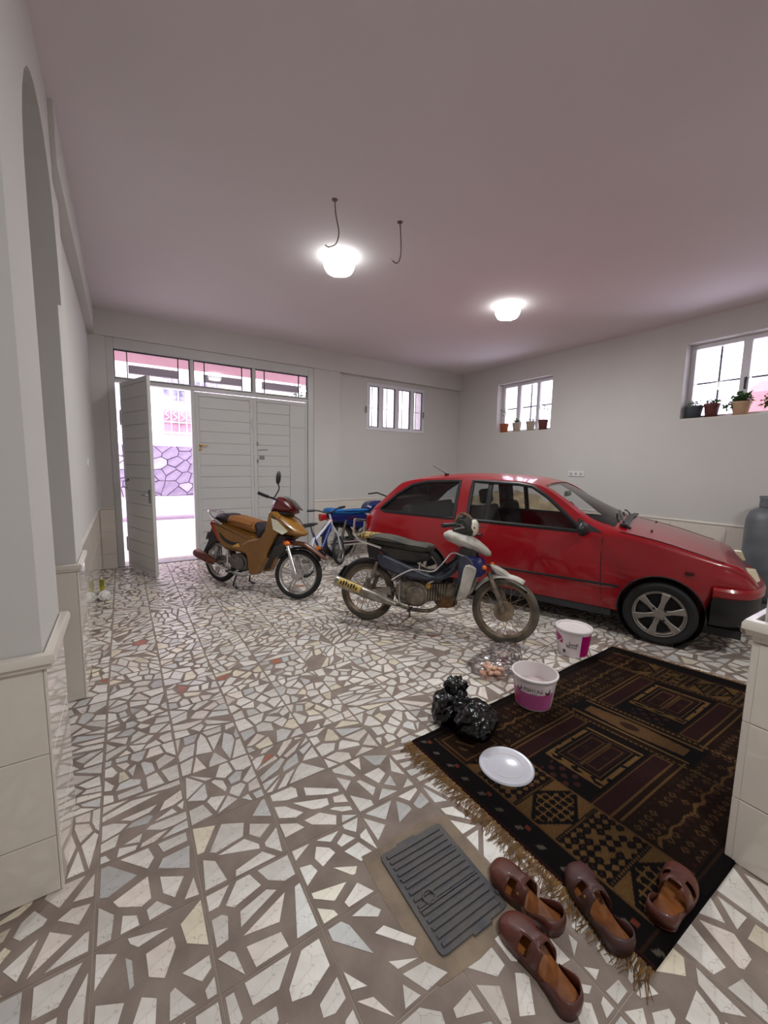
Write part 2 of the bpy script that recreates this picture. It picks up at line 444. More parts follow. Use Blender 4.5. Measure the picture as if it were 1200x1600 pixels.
for i, (x0, y0, x1, y1) in enumerate(slabs):
    w, h = x1 - x0, y1 - y0
    if i < 300:
        k = (round(w, 3), round(h, 3))
        if k not in cache:
            cache[k] = MB().box((0, 0, -.005), (w, h, .007)).mesh('floor_slab', False); cache[k].materials.append(MORTAR)
        o = link('floor_slab', cache[k], None, floor); o.location = ((x0 + x1) / 2, (y0 + y1) / 2, 0)
    else: rest.box(((x0 + x1) / 2, (y0 + y1) / 2, -.005), (w, h, .007))
o = rest.obj('floor_slab_field', MORTAR, floor, smooth=False); o['kind'] = 'stuff'

def marble():
    m = mat('marble_pieces', (1, 1, 1, 1), 0.33, attr='shade')
    nt = m.node_tree; b = nt.nodes['Principled BSDF']; a = [n for n in nt.nodes if n.type == 'ATTRIBUTE'][0]
    tc = [n for n in nt.nodes if n.type == 'TEX_COORD'][0]
    vo = nt.nodes.new('ShaderNodeTexVoronoi'); vo.feature = 'DISTANCE_TO_EDGE'; vo.inputs['Scale'].default_value = 14
    nz = nt.nodes.new('ShaderNodeTexNoise'); nz.inputs['Scale'].default_value = 12; nz.inputs['Detail'].default_value = 5
    nt.links.new(tc.outputs['Object'], nz.inputs['Vector'])
    mix = nt.nodes.new('ShaderNodeMix'); mix.data_type = 'VECTOR'; mix.inputs['Factor'].default_value = .12
    nt.links.new(tc.outputs['Object'], mix.inputs['A']); nt.links.new(nz.outputs['Color'], mix.inputs['B'])
    nt.links.new(mix.outputs['Result'], vo.inputs['Vector'])
    r = nt.nodes.new('ShaderNodeValToRGB'); r.color_ramp.elements[0].position = .0; r.color_ramp.elements[1].position = .012
    r.color_ramp.elements[0].color = (.55, .5, .47, 1); r.color_ramp.elements[1].color = (1, 1, 1, 1)
    nt.links.new(vo.outputs['Distance'], r.inputs['Fac'])
    r2 = nt.nodes.new('ShaderNodeValToRGB'); r2.color_ramp.elements[0].position = .3; r2.color_ramp.elements[1].position = .6
    r2.color_ramp.elements[0].color = (.84, .82, .80, 1); r2.color_ramp.elements[1].color = (1, 1, 1, 1)
    nt.links.new(nz.outputs['Fac'], r2.inputs['Fac'])
    cur = a.outputs['Color']
    for t in (r, r2):
        mu = nt.nodes.new('ShaderNodeMix'); mu.data_type = 'RGBA'; mu.blend_type = 'MULTIPLY'; mu.inputs['Factor'].default_value = 1
        nt.links.new(cur, mu.inputs['A']); nt.links.new(t.outputs['Color'], mu.inputs['B']); cur = mu.outputs['Result']
    nt.links.new(cur, b.inputs['Base Color'])
    return m
MARBLE = marble()
def colour_faces(me, cols, name='shade'):
    at_ = me.attributes.new(name, 'FLOAT_COLOR', 'FACE'); at_.data.foreach_set('color', [v for c in cols for v in c])
shards.sort(key=lambda s: -vis_area(area(s[0]), s[1], s[2]))
rest = MB(); cols = []
for i, (P, mx, my) in enumerate(shards):
    z1 = rnd.uniform(-.0006, 0); c = shade(); n = len(P)
    q = MB() if i < 300 else rest
    ox, oy = (mx, my) if i < 300 else (0, 0)
    V = [(p[0] - ox, p[1] - oy, -.004) for p in P] + [(p[0] - ox, p[1] - oy, z1) for p in P]
    F = [tuple(range(n, 2 * n))] + [(k, (k + 1) % n, n + (k + 1) % n, n + k) for k in range(n)]
    q.add(V, F)
    if i < 300:
        me = bpy.data.meshes.new('marble_piece'); me.from_pydata(q.v, [], q.f); colour_faces(me, [c] * len(q.f))
        o = link('marble_piece', me, MARBLE, floor); o.location = (mx, my, 0)
    else: cols += [c] * (n + 1)
me = bpy.data.meshes.new('marble_pieces'); me.from_pydata(rest.v, [], rest.f); colour_faces(me, cols)
o = link('marble_piece_field', me, MARBLE, floor); o['kind'] = 'stuff'
# cement collar around the drain cover
PATCH = mat('cement_patch', lin(150, 132, 112), 0.85, col2=lin(126, 110, 96), vscale=9, bump=.25, bscale=150)
def rect_pts(c, a, b, w): return []
collar = [(DC.x + dx, DC.y + dy) for dx, dy in ((-.20, -.23), (-.05, -.245), (.12, -.235), (.20, -.22), (.195, 0), (.205, .20), (.10, .235), (-.10, .225), (-.20, .23), (-.21, .05))]
MB().plate(collar, -.004, -.0004).obj('cement_collar', PATCH, floor, smooth=False)
# ------------------------------------------------------------------ steel gate
GY = YF + .02                            # gate plane
GX0, GX1, GH = -.12, 2.80, 3.10
frame = sroot('trim_1')
def bar(a, b, name='frame_bar', par=frame, mt=WHITE, bev=.006): return MB().bb(a, b).obj(name, mt, par, False, bev)
bar((GX0, GY - .03, 0), (-.035, GY + .09, GH), 'post'); bar((2.70, GY - .03, 0), (GX1, GY + .09, GH), 'post')
bar((-.035, GY - .03, 2.96), (2.70, GY + .09, GH), 'head_rail'); bar((-.035, GY - .02, 2.53), (2.70, GY + .08, 2.58), 'transom_rail')
bar((.885, GY - .02, 0), (.935, GY + .08, 2.53), 'mullion'); bar((.885, GY - .02, 2.58), (.935, GY + .08, 2.96), 'mullion'); bar((1.775, GY - .02, 2.58), (1.825, GY + .08, 2.96), 'mullion')
bar((-.035, GY - .03, 2.585), (2.70, GY - .022, 2.60), 'glazing_bead')
MB().bb((GX0, GY - .03, 0), (.95, GY + .2, .012)).obj('threshold', STEEL, frame, False)
LEAD = mat('dark_glazing_strip', lin(60, 56, 60), .6)
k = 0
for bi, (a, b) in enumerate(((-.035, .885), (.935, 1.775), (1.825, 2.70))):
    s1, s2 = a + .15, b - .15
    win = sroot('window_%d' % (bi + 4))
    for x in (s1, s2): MB().bb((x - .006, GY + .015, 2.58), (x + .006, GY + .04, 2.96)).obj('glazing_strip', LEAD, win, False)
    for x in (a + .005, b - .005): MB().bb((x - .006, GY + .012, 2.58), (x + .006, GY + .042, 2.96)).obj('glazing_strip', LEAD, win, False)
    for z in (2.587, 2.953): MB().bb((a, GY + .012, z - .006), (b, GY + .042, z + .006)).obj('glazing_strip', LEAD, win, False)
    for p, q in ((a, s1), (s1, s2), (s2, b)): MB().bb((p + .004, GY + .024, 2.585), (q - .004, GY + .030, 2.955)).obj('pane', GLASS, win, False)

def planks(root, x0, x1, z0, z1, n, y0, y1):
    h = (z1 - z0) / n; w = x1 - x0
    mesh = None
    for i in range(n):
        if mesh is None:
            m = MB(); P = [(-w / 2, -h / 2 + .003), (w / 2, -h / 2 + .003), (w / 2, h / 2 - .003), (-w / 2, h / 2 - .003)]
            m.slab(P, y0, y1, .004); mesh = m.mesh('plank', False); mesh.materials.append(WHITE)
        o = link('plank', mesh, None, root); o.location = ((x0 + x1) / 2, 0, z0 + h * (i + .5))
def leaf(name, w, h, loc, rotz, npl, x0, x1):
    """door leaf hinged at x=0, lying along +x, faces +-y"""
    r = sroot(name, loc, (0, 0, rotz))
    f = MB(); f.bb((0, -.02, 0), (.05, .02, h)); f.bb((w - .045, -.02, 0), (w, .02, h)); f.bb((.05, -.02, 0), (w - .045, .02, .06)); f.bb((.05, -.02, h - .06), (w - .045, .02, h))
    f.obj('stile_frame', WHITE, r, False, .004)
    MB().bb((.05, -.006, .06), (w - .045, .006, h - .06)).obj('core_panel', WHITE, r, False)
    planks(r, x0, x1, .06, h - .06, npl, -.016, .016)
    return r
def lever(root, x, z, side, mt=BRASS, flip=1):
    y = side * .022
    MB().box((x, y, z - .02), (.04, .008, .17)).obj('lock_plate', mt, root, True, .004)
    MB().tube([(x, y, z), (x, y + side * .045, z), (x + flip * .02, y + side * .05, z), (x + flip * .11, y + side * .048, z - .004)], [.009, .009, .009, .007], 8).obj('handle', mt, root)
HINGE = g(187, 884)
ang = math.atan2(5.84 - (GY - .03), .288 - .03)
d1 = leaf('door_1', .875, 2.50, (.03, GY - .045, .015), ang, 14, .05, .83)
lever(d1, .80, 1.05, 1, STEEL, -1); lever(d1, .80, 1.05, -1, STEEL, -1)
MB().tube([(.10, -.02, 1.2), (.10, -.07, 1.2), (.10, -.075, 1.12), (.10, -.02, 1.1)], .006, 8).obj('pull_ring', STEEL, d1)
MB().cyl((.14, -.02, 1.22), (.14, -.03, 1.22), .014).obj('bolt_knob', BLACK, d1)
for z in (.32, 2.05):
    hg = MB().cyl((-.02, -.01, z - .1), (-.02, -.01, z - .01), .017).cyl((-.02, -.01, z + .01), (-.02, -.01, z + .1), .017).obj('hinge', WHITE, d1)
    MB().bb((-.055, -.02, z - .08), (0, .0, z + .08)).obj('hinge_plate', WHITE, d1, False, .003)
d2 = leaf('door_2', .84, 2.50, (.937, GY + .02, .015), 0, 14, .05, .795)
MB().lathe([(.024, 0), (.022, .006), (.012, .009)], 18, xf((.06, -.016, 1.72), (PI / 2, 0, 0))).obj('rosette', BRASS, d2)
MB().tube([(.06, -.02, 1.72), (.06, -.06, 1.72), (.08, -.065, 1.72), (.16, -.062, 1.715)], [.009, .009, .009, .007], 8).obj('handle', BRASS, d2)
MB().cyl((.06, -.02, 1.66), (.06, -.035, 1.66), .018).obj('keyhole', BRASS, d2)
d3 = leaf('door_3', .915, 2.50, (1.783, GY + .02, .015), 0, 14, .06, .60)
MB().bb((.605, -.017, .06), (.87, .017, 2.06)).obj('side_panel', WHITE, d3, False, .004)
MB().bb((.605, -.017, 2.075), (.87, .017, 2.44)).obj('side_panel', WHITE, d3, False, .004)
MB().tube([(.07, -.024, 1.68), (.22, -.024, 1.69)], .007, 6).obj('handle', STEEL, d3)
MB().bb((.09, -.026, 1.53), (.17, -.018, 1.59)).obj('lock_plate', STEEL, d3, False, .003)
for z in (1.50, 1.78): MB().bb((.045, -.024, z - .03), (.075, -.016, z + .03)).obj('latch_clip', STEEL, d3, False, .002)
for z in (.45, 2.08):
    MB().cyl((.0, -.03, z - .09), (.0, -.03, z + .09), .014).box((.0, -.024, z), (.075, .012, .12)).obj('hinge', WHITE, d3, True, .003)
MB().cyl((.86, -.03, .02), (.86, -.03, .5), .008).obj('drop_bolt', STEEL, d2)

# ------------------------------------------------------------------ windows
def window_panel(root, x0, x1, z0, z1, y, panes, fw=.05, d=.06, bars=None):
    """panes: list of (x0,x1) within the frame; built in the xz plane at depth y"""
    f = MB(); f.bb((x0, y - d / 2, z0), (x1, y + d / 2, z0 + fw)); f.bb((x0, y - d / 2, z1 - fw), (x1, y + d / 2, z1)); f.bb((x0, y - d / 2, z0 + fw), (x0 + fw, y + d / 2, z1 - fw)); f.bb((x1 - fw, y - d / 2, z0 + fw), (x1, y + d / 2, z1 - fw))
    f.obj('window_frame', PVC, root, False, .004)
    for i in range(len(panes) - 1):
        MB().bb((panes[i][1], y - d / 2, z0 + fw), (panes[i + 1][0], y + d / 2, z1 - fw)).obj('mullion', PVC, root, False, .004)
    for a, b in panes: MB().bb((a, y - .004, z0 + fw), (b, y + .004, z1 - fw)).obj('pane', GLASS, root, False)
w1 = sroot('window_1')
pn = [(W1[0] + .06, W1[0] + .27), (W1[0] + .36, W1[0] + .645), (W1[0] + .725, W1[0] + 1.01), (W1[0] + 1.10, W1[0] + 1.31)]
window_panel(w1, W1[0], W1[1], W1[2], W1[3], YF + .10, pn, .06, .07)
FROST = mat('frosted_pane_film', lin(235, 232, 240), .6)
for a, b in pn:
    s = MB(); 
    for x in (a + .006, b - .006): s.bb((x - .006, YF + .066, W1[2] + .06), (x + .006, YF + .09, W1[3] - .06))
    for z in (W1[2] + .066, W1[3] - .066): s.bb((a, YF + .066, z - .006), (b, YF + .09, z + .006))
    s.obj('pane_gasket', LEAD, w1, False)
    MB().bb(((a + b) / 2 - .004, YF + .14, W1[2] + .06), ((a + b) / 2 + .004, YF + .155, W1[3] - .06)).obj('grille_bar', LEAD, w1, False)
    MB().bb((a, YF + .14, 2.565), (b, YF + .155, 2.573)).obj('grille_bar', LEAD, w1, False)
for x in (W1[0] - .012, W1[1] - .03): MB().box((x, YF + .055, 2.52), (.02, .03, .12)).obj('window_handle', STEEL, w1, False, .004)
for wi, (y0, y1, z0, z1) in enumerate(WR):
    r = sroot('window_%d' % (wi + 2), (XR + .19, y1, 0), (0, 0, -PI / 2))   # local x runs towards -Y
    L = y1 - y0
    if wi == 0: pn = [(.06, .34), (.42, .78), (.84, L - .06)]
    else: pn = [(.06, .535), (.62, L - .06)]
    window_panel(r, 0, L, z0, z1, 0, pn, .055, .07)
    for a, b in pn:
        for x in ([(a + b) / 2] if b - a > .3 else []): MB().bb((x - .010, .05, z0 + .05), (x + .010, .065, z1 - .05)).obj('grille_bar', LEAD, r, False)
        MB().bb((a, .05, z0 + .465), (b, .065, z0 + .487)).obj('grille_bar', LEAD, r, False)
    if wi == 1: MB().box((.60, -.05, z0 + .4), (.025, .03, .14)).obj('window_handle', BLACK, r, False, .004)
    MB().bb((0, -.19, z0), (L, .03, z0 + .012)).obj('window_sill', CAP, r, False)

# ------------------------------------------------------------------ street outside
ASPH = mat('street_concrete', lin(214, 208, 206), .9, var=.08, vscale=.6)
PLASTER = mat('white_plaster', lin(232, 228, 226), .9, var=.03, vscale=1)
STONE = mat('purple_grey_stone', lin(156, 142, 164), .8, col2=lin(124, 110, 134), vscale=5, bump=.4, bscale=30)
STONEL = mat('pale_purple_stone', lin(184, 172, 190), .8, col2=lin(160, 146, 168), vscale=5, bump=.4, bscale=30)
PINKW = mat('pink_render', lin(196, 150, 156), .9, var=.05)
struct(MB().bb((-14, YF + .36, -.14), (20, 40, -.02)).obj('ground_street', ASPH, smooth=False))
SY = 12.4
ST_B, ST_T = at(265, 775, SY).z, at(265, 697, SY).z
wst = struct(MB().bb((-8, SY + .06, 0), (16, SY + .35, ST_T)).obj('wall_street', mat('stone_mortar', lin(96, 82, 104), .9), smooth=False))
for P in cells(-2.4, ST_B, 5.0, ST_T, 170, .008, 1.35, .3, .6):
    P = simplify(P, .03)
    if len(P) < 3 or area(P) < .003: continue
    cx = sum(p[0] for p in P) / len(P); cz = sum(p[1] for p in P) / len(P)
    m = MB(); m.slab([(p[0] - cx, p[1] - cz) for p in P], -rnd.uniform(.025, .045), .065, .012)
    o = m.obj('stone', STONEL if rnd.random() < .14 else STONE, wst, False); o.location = (cx, SY, cz)
MB().bb((-8, SY - .12, -.02), (16, SY + .06, ST_B - .26)).obj('plinth_step', PLASTER, wst, False)
MB().bb((-8, SY - .04, ST_B - .26), (16, SY + .06, ST_B)).obj('plinth', PLASTER, wst, False)
MB().bb((-8, SY - .75, -.02), (16, SY - .35, .05)).obj('kerb', mat('kerb_stone', lin(150, 132, 148), .9, var=.1), wst, False)
bld = thing('apartment_building', 'white plastered house with barred windows on the stone base across the street', 'building', (0, SY, ST_T))
MB().bb((-8, .0, 0), (16, .4, 8)).obj('wall', PLASTER, bld, False)
MB().bb((-8, -.05, .32), (16, .02, .38)).obj('ledge', PLASTER, bld, False)
CURTAINW = mat('curtained_window', lin(206, 160, 172), .6, col2=lin(160, 120, 140), vscale=2)  # mottled pink curtain tone
DARKW = mat('dark_window', lin(96, 92, 116), .3, col2=lin(190, 186, 200), vscale=4)
for (px0, py0, px1, py1, mt) in ((254, 639, 304, 681, CURTAINW), (252, 590, 296, 628, DARKW)):
    a, b = at(px0, py0, SY), at(px1, py1, SY)
    w = MB().bb((a.x, -.03, b.z - ST_T), (a.x + 1.5, .0, a.z - ST_T)).obj('window', mt, bld, False)
    for i in range(9):
        x = a.x + 1.5 * i / 8
        MB().bb((x - .012, -.08, b.z - ST_T), (x + .012, -.06, a.z - ST_T)).obj('bar', PVC, w, False)
    MB().bb((a.x, -.08, (a.z + b.z) / 2 - ST_T - .015), (a.x + 1.5, -.06, (a.z + b.z) / 2 - ST_T + .015)).obj('bar', PVC, w, False)
    if mt == CURTAINW:
        for i in range(8):
            x = a.x + 1.5 * (i + .5) / 8; zt = a.z - ST_T
            MB().tube(smooth_pts([(x - .05, -.07, zt - .28), (x + .05, -.07, zt - .2), (x - .04, -.07, zt - .12), (x + .04, -.07, zt - .03)], 3), .012, 5).obj('scroll', PVC, w)
for i in range(6):
    for z in (4.2, 6.6):
        w = MB().bb((-5 + i * 2.6, -.03, z - ST_T), (-3.6 + i * 2.6, 0, z + 1.2 - ST_T)).obj('window', DARKW, bld, False)
# canopy over the gate and boxes of the roller shutters
can = MB().bb((-.9, YF + .36, 3.28), (4.0, YF + 2.4, 3.42)).obj('gate_canopy', PINKW, smooth=False)
tag(can, 'pink soffit slab jutting out above the gate, seen through the transom', 'canopy')
GREYB = mat('grey_board', lin(196, 188, 192), .7, var=.1)
for i, (x0, x1, w_) in enumerate(((.13, .76, 'left'), (1.10, 1.66, 'middle'), (1.99, 2.60, 'right'))):
    o = MB().bb((x0, YF + .20, 2.70), (x1, YF + .26, 2.81)).obj('shutter_box', GREYB, smooth=False)
    tag(o, 'grey horizontal board behind the %s transom pane of the gate' % w_, 'board', 'boards behind the transom')
# neighbours seen through the side windows
nb = thing('neighbour_house', 'pinkish brick house gable outside the right window', 'building', (13.5, 4.95, -.05))
REDW = mat('red_brick_render', lin(176, 112, 116), .9, var=.08)
MB().bb((0, -5.2, 0), (3, -.9, 3.55)).obj('wall', REDW, nb, False)
MB().slab([(0, 0), (3, 0), (1.5, .5)], -5.2, -.9, 0, M=xf((0, 0, 3.55))).obj('roof_gable', REDW, nb, False)
MB().cyl((-.2, -1.6, 0), (-.2, -1.6, 4.3), .04).obj('pole', GREYB, nb)
LEAF = mat('leaf_green', lin(92, 128, 72), .5, col2=lin(58, 92, 50), vscale=8)
LEAFD = mat('street_leaf', lin(100, 118, 96), .6, col2=lin(70, 84, 70), vscale=3)
BARK = mat('bark', lin(92, 76, 64), .9, var=.3)
def leaves(mb, c, rad, n, size, droop=.3):
    for _ in range(n):
        while True:
            p = Vector((rnd.uniform(-1, 1), rnd.uniform(-1, 1), rnd.uniform(-1, 1)))
            if p.length <= 1: break
        p = Vector(c) + Vector((p.x * rad[0], p.y * rad[1], p.z * rad[2]))
        R = Euler((rnd.uniform(-1, 1), rnd.uniform(-1, 1), rnd.uniform(0, 6.3))).to_matrix().to_4x4()
        s = size * rnd.uniform(.6, 1.2)
        V = [(0, 0, 0), (.35 * s, .28 * s, .06 * s), (s, 0, -.1 * s), (.35 * s, -.28 * s, .06 * s), (.4 * s, 0, .0)]
        mb.add(V, [(0, 4, 1), (4, 2, 1), (0, 3, 4), (4, 3, 2)], Matrix.Translation(p) @ R)
for (x, y, z, rad, lab) in ((4.6, 10.2, 3.9, (1.1, .9, 1.1), 'leafy street tree seen through the right transom pane'), (-.3, 10.6, 4.6, (.55, .6, .8), 'thin street tree seen through the left transom pane')):
    t = thing('street_tree', lab, 'tree', (x, y, -.03), group='trees in the street')
    MB().tube(smooth_pts([(0, 0, 0), (.05, .02, 1.4), (-.05, 0, 2.6), (.1, 0, z)], 4), [.11, .1, .09, .09, .08, .08, .07, .07, .06, .05, .04, .03, .02], 8).obj('trunk', BARK, t)
    lm = MB(); leaves(lm, (0, 0, z), rad, 700, .13)
    o = lm.obj('foliage', LEAFD, t, False); o['kind'] = 'stuff'
# ------------------------------------------------------------------ red hatchback
RED = mat('car_red', lin(146, 8, 22), .28, coat=.6, spec=.4)
SMOKE = glass_mat('car_glass', (.9, .91, .92, 1), .03)
SMOKED = glass_mat('car_rear_side_glass', (.78, .82, .86, 1), .05)
CABIN = mat('cabin_trim', lin(44, 42, 46), .8, var=.2)
SEATF = mat('seat_fabric', lin(62, 50, 54), .9, var=.2)
ca = math.radians(21)
CW = Vector((3.863, 1.536, 0)) + Vector((math.cos(ca), math.sin(ca), 0)) * .70
car = thing('hatchback_car', 'red three-door hatchback car parked along the wainscoted wall', 'car', CW, (0, 0, math.atan2(-math.cos(ca), math.sin(ca))))
#        x     w    zb    we    ze    zt    zl
ST = [(.66, .44, .53, .40, .555, .56, .49), (.63, .58, .565, .53, .60, .61, .495), (.575, .67, .62, .62, .675, .69, .50), (.52, .72, .675, .665, .73, .745, .50),
      (.42, .752, .715, .69, .765, .792, .50), (.335, .763, .735, .695, .783, .818, .50), (.30, .768, .745, .697, .795, .832, .22), (.20, .778, .765, .70, .825, .865, .21), (0, .785, .815, .71, .88, .915, .20), (-.26, .79, .865, .72, .93, .975, .20),
      (-.40, .79, .88, .715, .95, 1.045, .20), (-.55, .79, .89, .70, .975, 1.115, .20), (-.80, .79, .89, .655, 1.145, 1.235, .20), (-1.08, .79, .89, .615, 1.315, 1.355, .20),
      (-1.30, .79, .89, .60, 1.355, 1.40, .20), (-1.86, .79, .892, .60, 1.37, 1.42, .20), (-2.40, .79, .895, .60, 1.345, 1.395, .20), (-2.74, .785, .90, .60, 1.29, 1.34, .22),
      (-2.95, .775, .90, .615, 1.14, 1.18, .25), (-3.08, .765, .90, .64, 1.02, 1.05, .27), (-3.17, .755, .88, .67, .935, .955, .28), (-3.225, .74, .80, .68, .845, .86, .29), (-3.26, .70, .70, .64, .745, .755, .31)]
ST = np.array(ST)[::-1]
def pch(x, c):
    xs, ys = ST[:, 0], ST[:, c]; h = np.diff(xs); d = np.diff(ys) / h
    sl = np.zeros(len(xs)); sl[0], sl[-1] = d[0], d[-1]
    for i in range(1, len(xs) - 1):
        if d[i - 1] * d[i] > 0: sl[i] = 2 * d[i - 1] * d[i] / (d[i - 1] + d[i])
    i = int(np.clip(np.searchsorted(xs, x) - 1, 0, len(h) - 1)); t = (x - xs[i]) / h[i]
    return float((2 * t ** 3 - 3 * t * t + 1) * ys[i] + (t ** 3 - 2 * t * t + t) * h[i] * sl[i] + (-2 * t ** 3 + 3 * t * t) * ys[i + 1] + (t ** 3 - t * t) * h[i] * sl[i + 1])
FR = [(0, .10), (.05, .035), (.20, .012), (.40, 0), (.62, .0), (.84, .010), (1, .032)]
def half(x, ins=0, zl=None):
    w, zb, we, ze, zt = (pch(x, c) for c in (1, 2, 3, 4, 5)); z0 = pch(x, 6) if zl is None else zl
    w -= ins; we -= ins * .8; ze -= ins * .7; zt -= ins
    P = [(w - i_, z0 + (zb - z0) * f) for f, i_ in FR]; wb = P[-1][0]
    for t in (.2, .4, .6, .8): P.append((wb + (we - wb) * t + .012 * math.sin(PI * t), zb + (ze - zb) * t))
    for t in (1, .95, .86, .7, .5, .25): P.append((we * t, ze + (zt - ze) * (1 - t ** 2.4)))
    return P, zt, z0
def carY(x, z):
    P, zt, z0 = half(x)
    for i in range(len(P) - 1):
        if P[i][1] <= z <= P[i + 1][1] and P[i + 1][1] > P[i][1]:
            t = (z - P[i][1]) / (P[i + 1][1] - P[i][1]); return P[i][0] + (P[i + 1][0] - P[i][0]) * t
    return P[4][0]
def carZ(x, y):
    we, ze, zt = pch(x, 3), pch(x, 4), pch(x, 5); t = min(1, abs(y) / we); return ze + (zt - ze) * (1 - t ** 2.4)
def ring(x, ins=0, zl=None):
    P, zt, z0 = half(x, ins, zl)
    return [(x, y, z) for y, z in P] + [(x, 0, zt)] + [(x, -y, z) for y, z in P[::-1]] + [(x, 0, z0)]
xs = sorted(set([round(v, 4) for v in np.linspace(-3.26, .66, 64)] + [.66, .63, .60, -3.25, -3.24, -3.22]))
body = MB().rings([ring(x) for x in xs]).obj('body', RED)
cut = []
cut.append(MB().rings([ring(x, .04, .50) for x in np.linspace(-3.1, -.42, 40)]).obj('cut', None))
AX = (0.0, -2.33)
for ax in AX:
    for s in (-1, 1): cut.append(MB().cyl((ax, s * .50, .285), (ax, s * 1.0, .285), .315, n=36).obj('cut', None))
DOORW = [(-.64, .915), (-.80, 1.05), (-1.00, 1.21), (-1.16, 1.305), (-1.30, 1.325), (-1.81, 1.335), (-1.81, .915)]
QW = [(-1.97, .915), (-1.97, 1.33), (-2.40, 1.305), (-2.60, 1.26), (-2.80, 1.135), (-2.97, .985), (-3.02, .93), (-2.95, .915)]
for P in (DOORW, QW): cut.append(MB().slab(P, -1, 1).obj('cut', None))
def tilt_prism(x0, z0, y0, x1, z1, y1, ex=.14):
    d = Vector((x1 - x0, 0, z1 - z0)).normalized(); n = Vector((-d.z, 0, d.x))
    P = [Vector((x0, -y0, z0)), Vector((x0, y0, z0)), Vector((x1, y1, z1)), Vector((x1, -y1, z1))]
    return MB().rings([[tuple(p - n * ex) for p in P], [tuple(p + n * ex) for p in P]]).obj('cut', None)
WS, RS = (-.37, 1.03, .64, -1.05, 1.34, .54), (-3.06, 1.06, .56, -2.78, 1.315, .53)
cut.append(tilt_prism(*WS)); cut.append(tilt_prism(*RS))
boolean(body, cut); body.parent = car
body.data.polygons.foreach_set('use_smooth', [True] * len(body.data.polygons)); body.data.set_sharp_from_angle(angle=math.radians(32))
if not body.data.materials: body.data.materials.append(RED)

def side_pane(P, s, mt, inset, name='window_pane'):
    Q = []
    for i in range(len(P)):
        a, b = P[i], P[(i + 1) % len(P)]; n = max(1, int(math.hypot(b[0] - a[0], b[1] - a[1]) / .08))
        Q += [(a[0] + (b[0] - a[0]) * k / n, a[1] + (b[1] - a[1]) * k / n) for k in range(n)]
    c = (sum(p[0] for p in Q) / len(Q), sum(p[1] for p in Q) / len(Q)); m = MB(); R = []
    for t in (1.0, .66, .33, .02): R.append([(c[0] + (p[0] - c[0]) * t, s * (carY(c[0] + (p[0] - c[0]) * t, c[1] + (p[1] - c[1]) * t) - inset), c[1] + (p[1] - c[1]) * t) for p in Q])
    m.rings(R, cap0=False); return m.obj(name, mt, car), Q
for s in (-1, 1):
    for P, mt in ((DOORW, SMOKE), (QW, SMOKED)):
        po, Q = side_pane(P, s, mt, .014)
        MB().tube([(p[0], s * (carY(*p) - .004), p[1]) for p in Q], .021, 6, closed=True).obj('window_seal', BLACK, po)
    # quarter-light divider bar in the door window
    MB().tube([(-1.60, s * (carY(-1.60, .92) - .02), .92), (-1.61, s * (carY(-1.61, 1.32) - .02), 1.32)], .032, 6, flat=.4).obj('window_divider', BLACK, car)
def tilt_pane(S, inset=.012):
    x0, z0, y0, x1, z1, y1 = S; G = []
    for i in range(9):
        t = i / 8; x = x0 + (x1 - x0) * t; hw = y0 + (y1 - y0) * t + .02
        G.append([(x, -hw + 2 * hw * j / 16, carZ(x, -hw + 2 * hw * j / 16) - inset) for j in range(17)])
    return MB().grid(G).obj('windscreen', SMOKE, car)
tilt_pane(WS); tilt_pane(RS)
